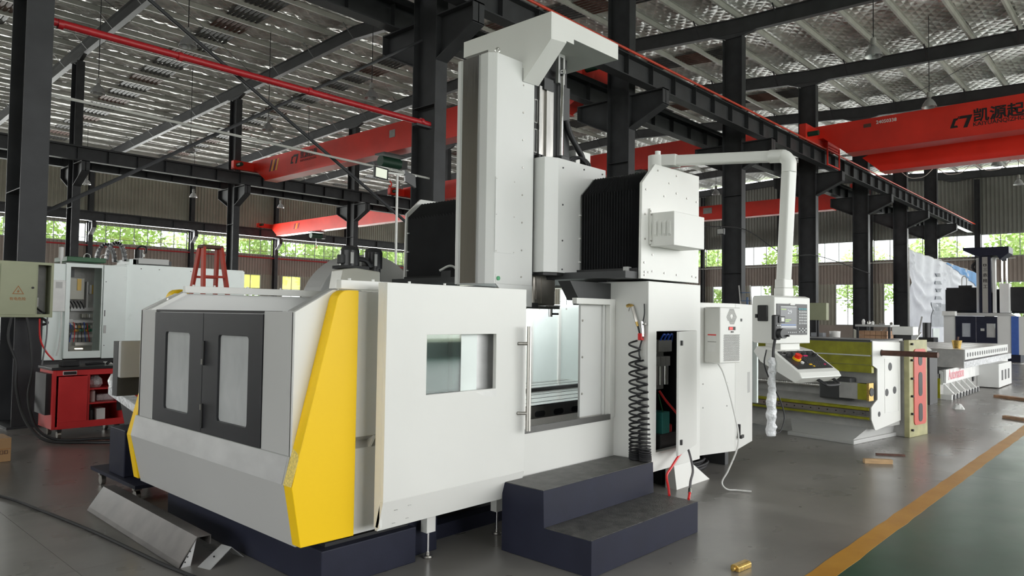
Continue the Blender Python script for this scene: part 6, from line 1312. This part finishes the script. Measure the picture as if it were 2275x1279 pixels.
t = thing('work_bench', 'steel work bench in front of the right low window', 'bench', (24.2, 6.8, 0))
MB().box(23.6, 24.6, 6.25, 7.25, 1.38, 1.44).build('bench_top', 'panel_grey', t)
for x in (23.65, 24.5):
    for y in (6.3, 7.2): MB().box(x, x+0.06, y-0.03, y+0.03, 0, 1.38).build('bench_leg', 'column_paint', t)
rc_ = random.Random(8)
for i in range(6):
    y = 6.35+i*0.15; h = 0.06+0.12*rc_.random()
    small('bench_part', MB().lathe([(0.04, 0), (0.05, h*0.6), (0.02, h)], (23.8+0.3*rc_.random(), y, 1.441), 10), rc_.choice(['cast_dark', 'steel', 'brass', 'label_white']), '%s small metal part from the right on the work bench' % ORD[i], 'part', smooth=True)['group'] = 'parts on the work bench'
t = thing('brick_pallet', 'pallet of stacked reddish brown blocks under the work bench', 'pallet', (24.1, 6.8, 0))
b0 = None
for r in range(8):
    for c in range(5):
        y = 6.38+c*0.16; z = 0.14+r*0.14
        if b0 is None: b0 = MB().box(23.72, 24.4, 6.38, 6.53, 0.14, 0.27).build('block', 'plank', t); first = b0
        else: inst(b0, t, (0, c*0.16, r*0.14), 'block')
MB().box(23.7, 24.45, 6.33, 7.2, 0.0, 0.13).build('pallet_base', 'wood', t)
t = thing('leaning_ladder', 'pale blue ladder leaning on the column left of the console', 'ladder', (23.5, 10.9, 0))
for s in (-0.2, 0.2): MB().bar((24.2, 10.85+s, 0.0), (24.42, 11.22+s, 2.75), 0.05, 0.03).build('rail', 'label_white', t)
for i in range(9): f = (i+0.6)/9.5; MB().bar((lerp(24.2, 24.42, f), lerp(10.65, 11.02, f), 2.75*f), (lerp(24.2, 24.42, f), lerp(11.05, 11.42, f), 2.75*f), 0.03, 0.03).build('rung', 'crate_blue' if i > 6 else 'label_white', t)
t = thing('panel_stack', 'white carton on a dark stand behind the saddle casting', 'box', (14.3, 3.55, 0)); MB().box(14.2, 14.5, 3.42, 3.68, 0.0, 1.33).build('stand', 'cast_dark', t); MB().box(14.15, 14.5, 3.38, 3.72, 1.33, 1.48).build('carton', 'label_white', t, bevel=0.006)
t = thing('foil_heap', 'crumpled white foam sheets behind the salmon plate', 'packaging', (15.6, 3.7, 0)); MB().box(15.4, 16.0, 3.4, 3.9, 0.0, 1.0).build('stand', 'cast_dark', t)
rf = random.Random(6)
for i in range(5): a = rf.uniform(0, 3); MB().bar((15.5, 3.45+0.08*i, 1.02+0.05*i), (15.7+0.2*math.cos(a), 3.45+0.08*i+0.25*math.sin(a), 1.15+0.05*i), 0.25, 0.02).build('foam_sheet', 'label_white', t)
t = thing('machine_pump', 'black pump unit between the banner and the far machine', 'pump', (33.2, 7.4, 0)); MB().box(32.9, 33.6, 7.1, 7.8, 0, 0.9).build('tank', 'motor_black', t, bevel=0.02); MB().cyl((33.1, 7.4, 0.9), (33.1, 7.4, 1.5), 0.16, 14).build('motor', 'motor_black', t, smooth=True); MB().bar((32.95, 7.7, 0.9), (33.0, 7.55, 1.75), 0.06, 0.03).build('lever', 'panel_grey', t)
# far-off machines and racks low behind the cabinet
t = thing('storage_rack', 'dark storage rack with small goods behind the electrical cabinet', 'rack', (33.0, 16.5, 0))
for x in (32.6, 33.4):
    for y in (15.2, 17.8): MB().box(x-0.04, x+0.04, y-0.04, y+0.04, 0, 2.6).build('upright', 'crate_blue', t)
for z in (0.6, 1.4, 2.2): MB().box(32.6, 33.4, 15.2, 17.8, z, z+0.05).build('shelf', 'column_paint', t)
for i in range(8):
    small('stored_carton', MB().box(32.65, 33.1, 15.35+i*0.3, 15.58+i*0.3, 1.4505, 1.58+0.12*(i % 3)), ['cardboard', 'label_white', 'crate_blue'][i % 3], '%s small carton from the right on the middle rack shelf' % ORD[i], 'box')['group'] = 'cartons on the storage rack'
hf = thing('hanging_floodlight', 'floodlight on a wall cable between the columns left of the console', 'work light', (22.6, 11.2, 4.4)); MB().box(22.5, 22.62, 11.08, 11.32, 4.40, 4.60).build('flood_head', 'motor_black', hf); MB().box(22.49, 22.5, 11.1, 11.30, 4.42, 4.58).build('flood_glass', 'panel_grey', hf); MB().bar((22.56, 11.2, 4.60), (22.56, 11.2, 4.68), 0.03, 0.03).build('bracket', 'column_paint', hf)
pipe('slack_cable', [(17.2, 11.2, 4.9), (20.8, 11.2, 4.55), (24.4, 11.2, 4.75), (28.0, 11.2, 4.1), (31.7, 11.2, 4.3), (38.9, 11.2, 3.9)], 0.018, 'rubber', 'slack cable slung between the columns behind the console', 'cable', 5)
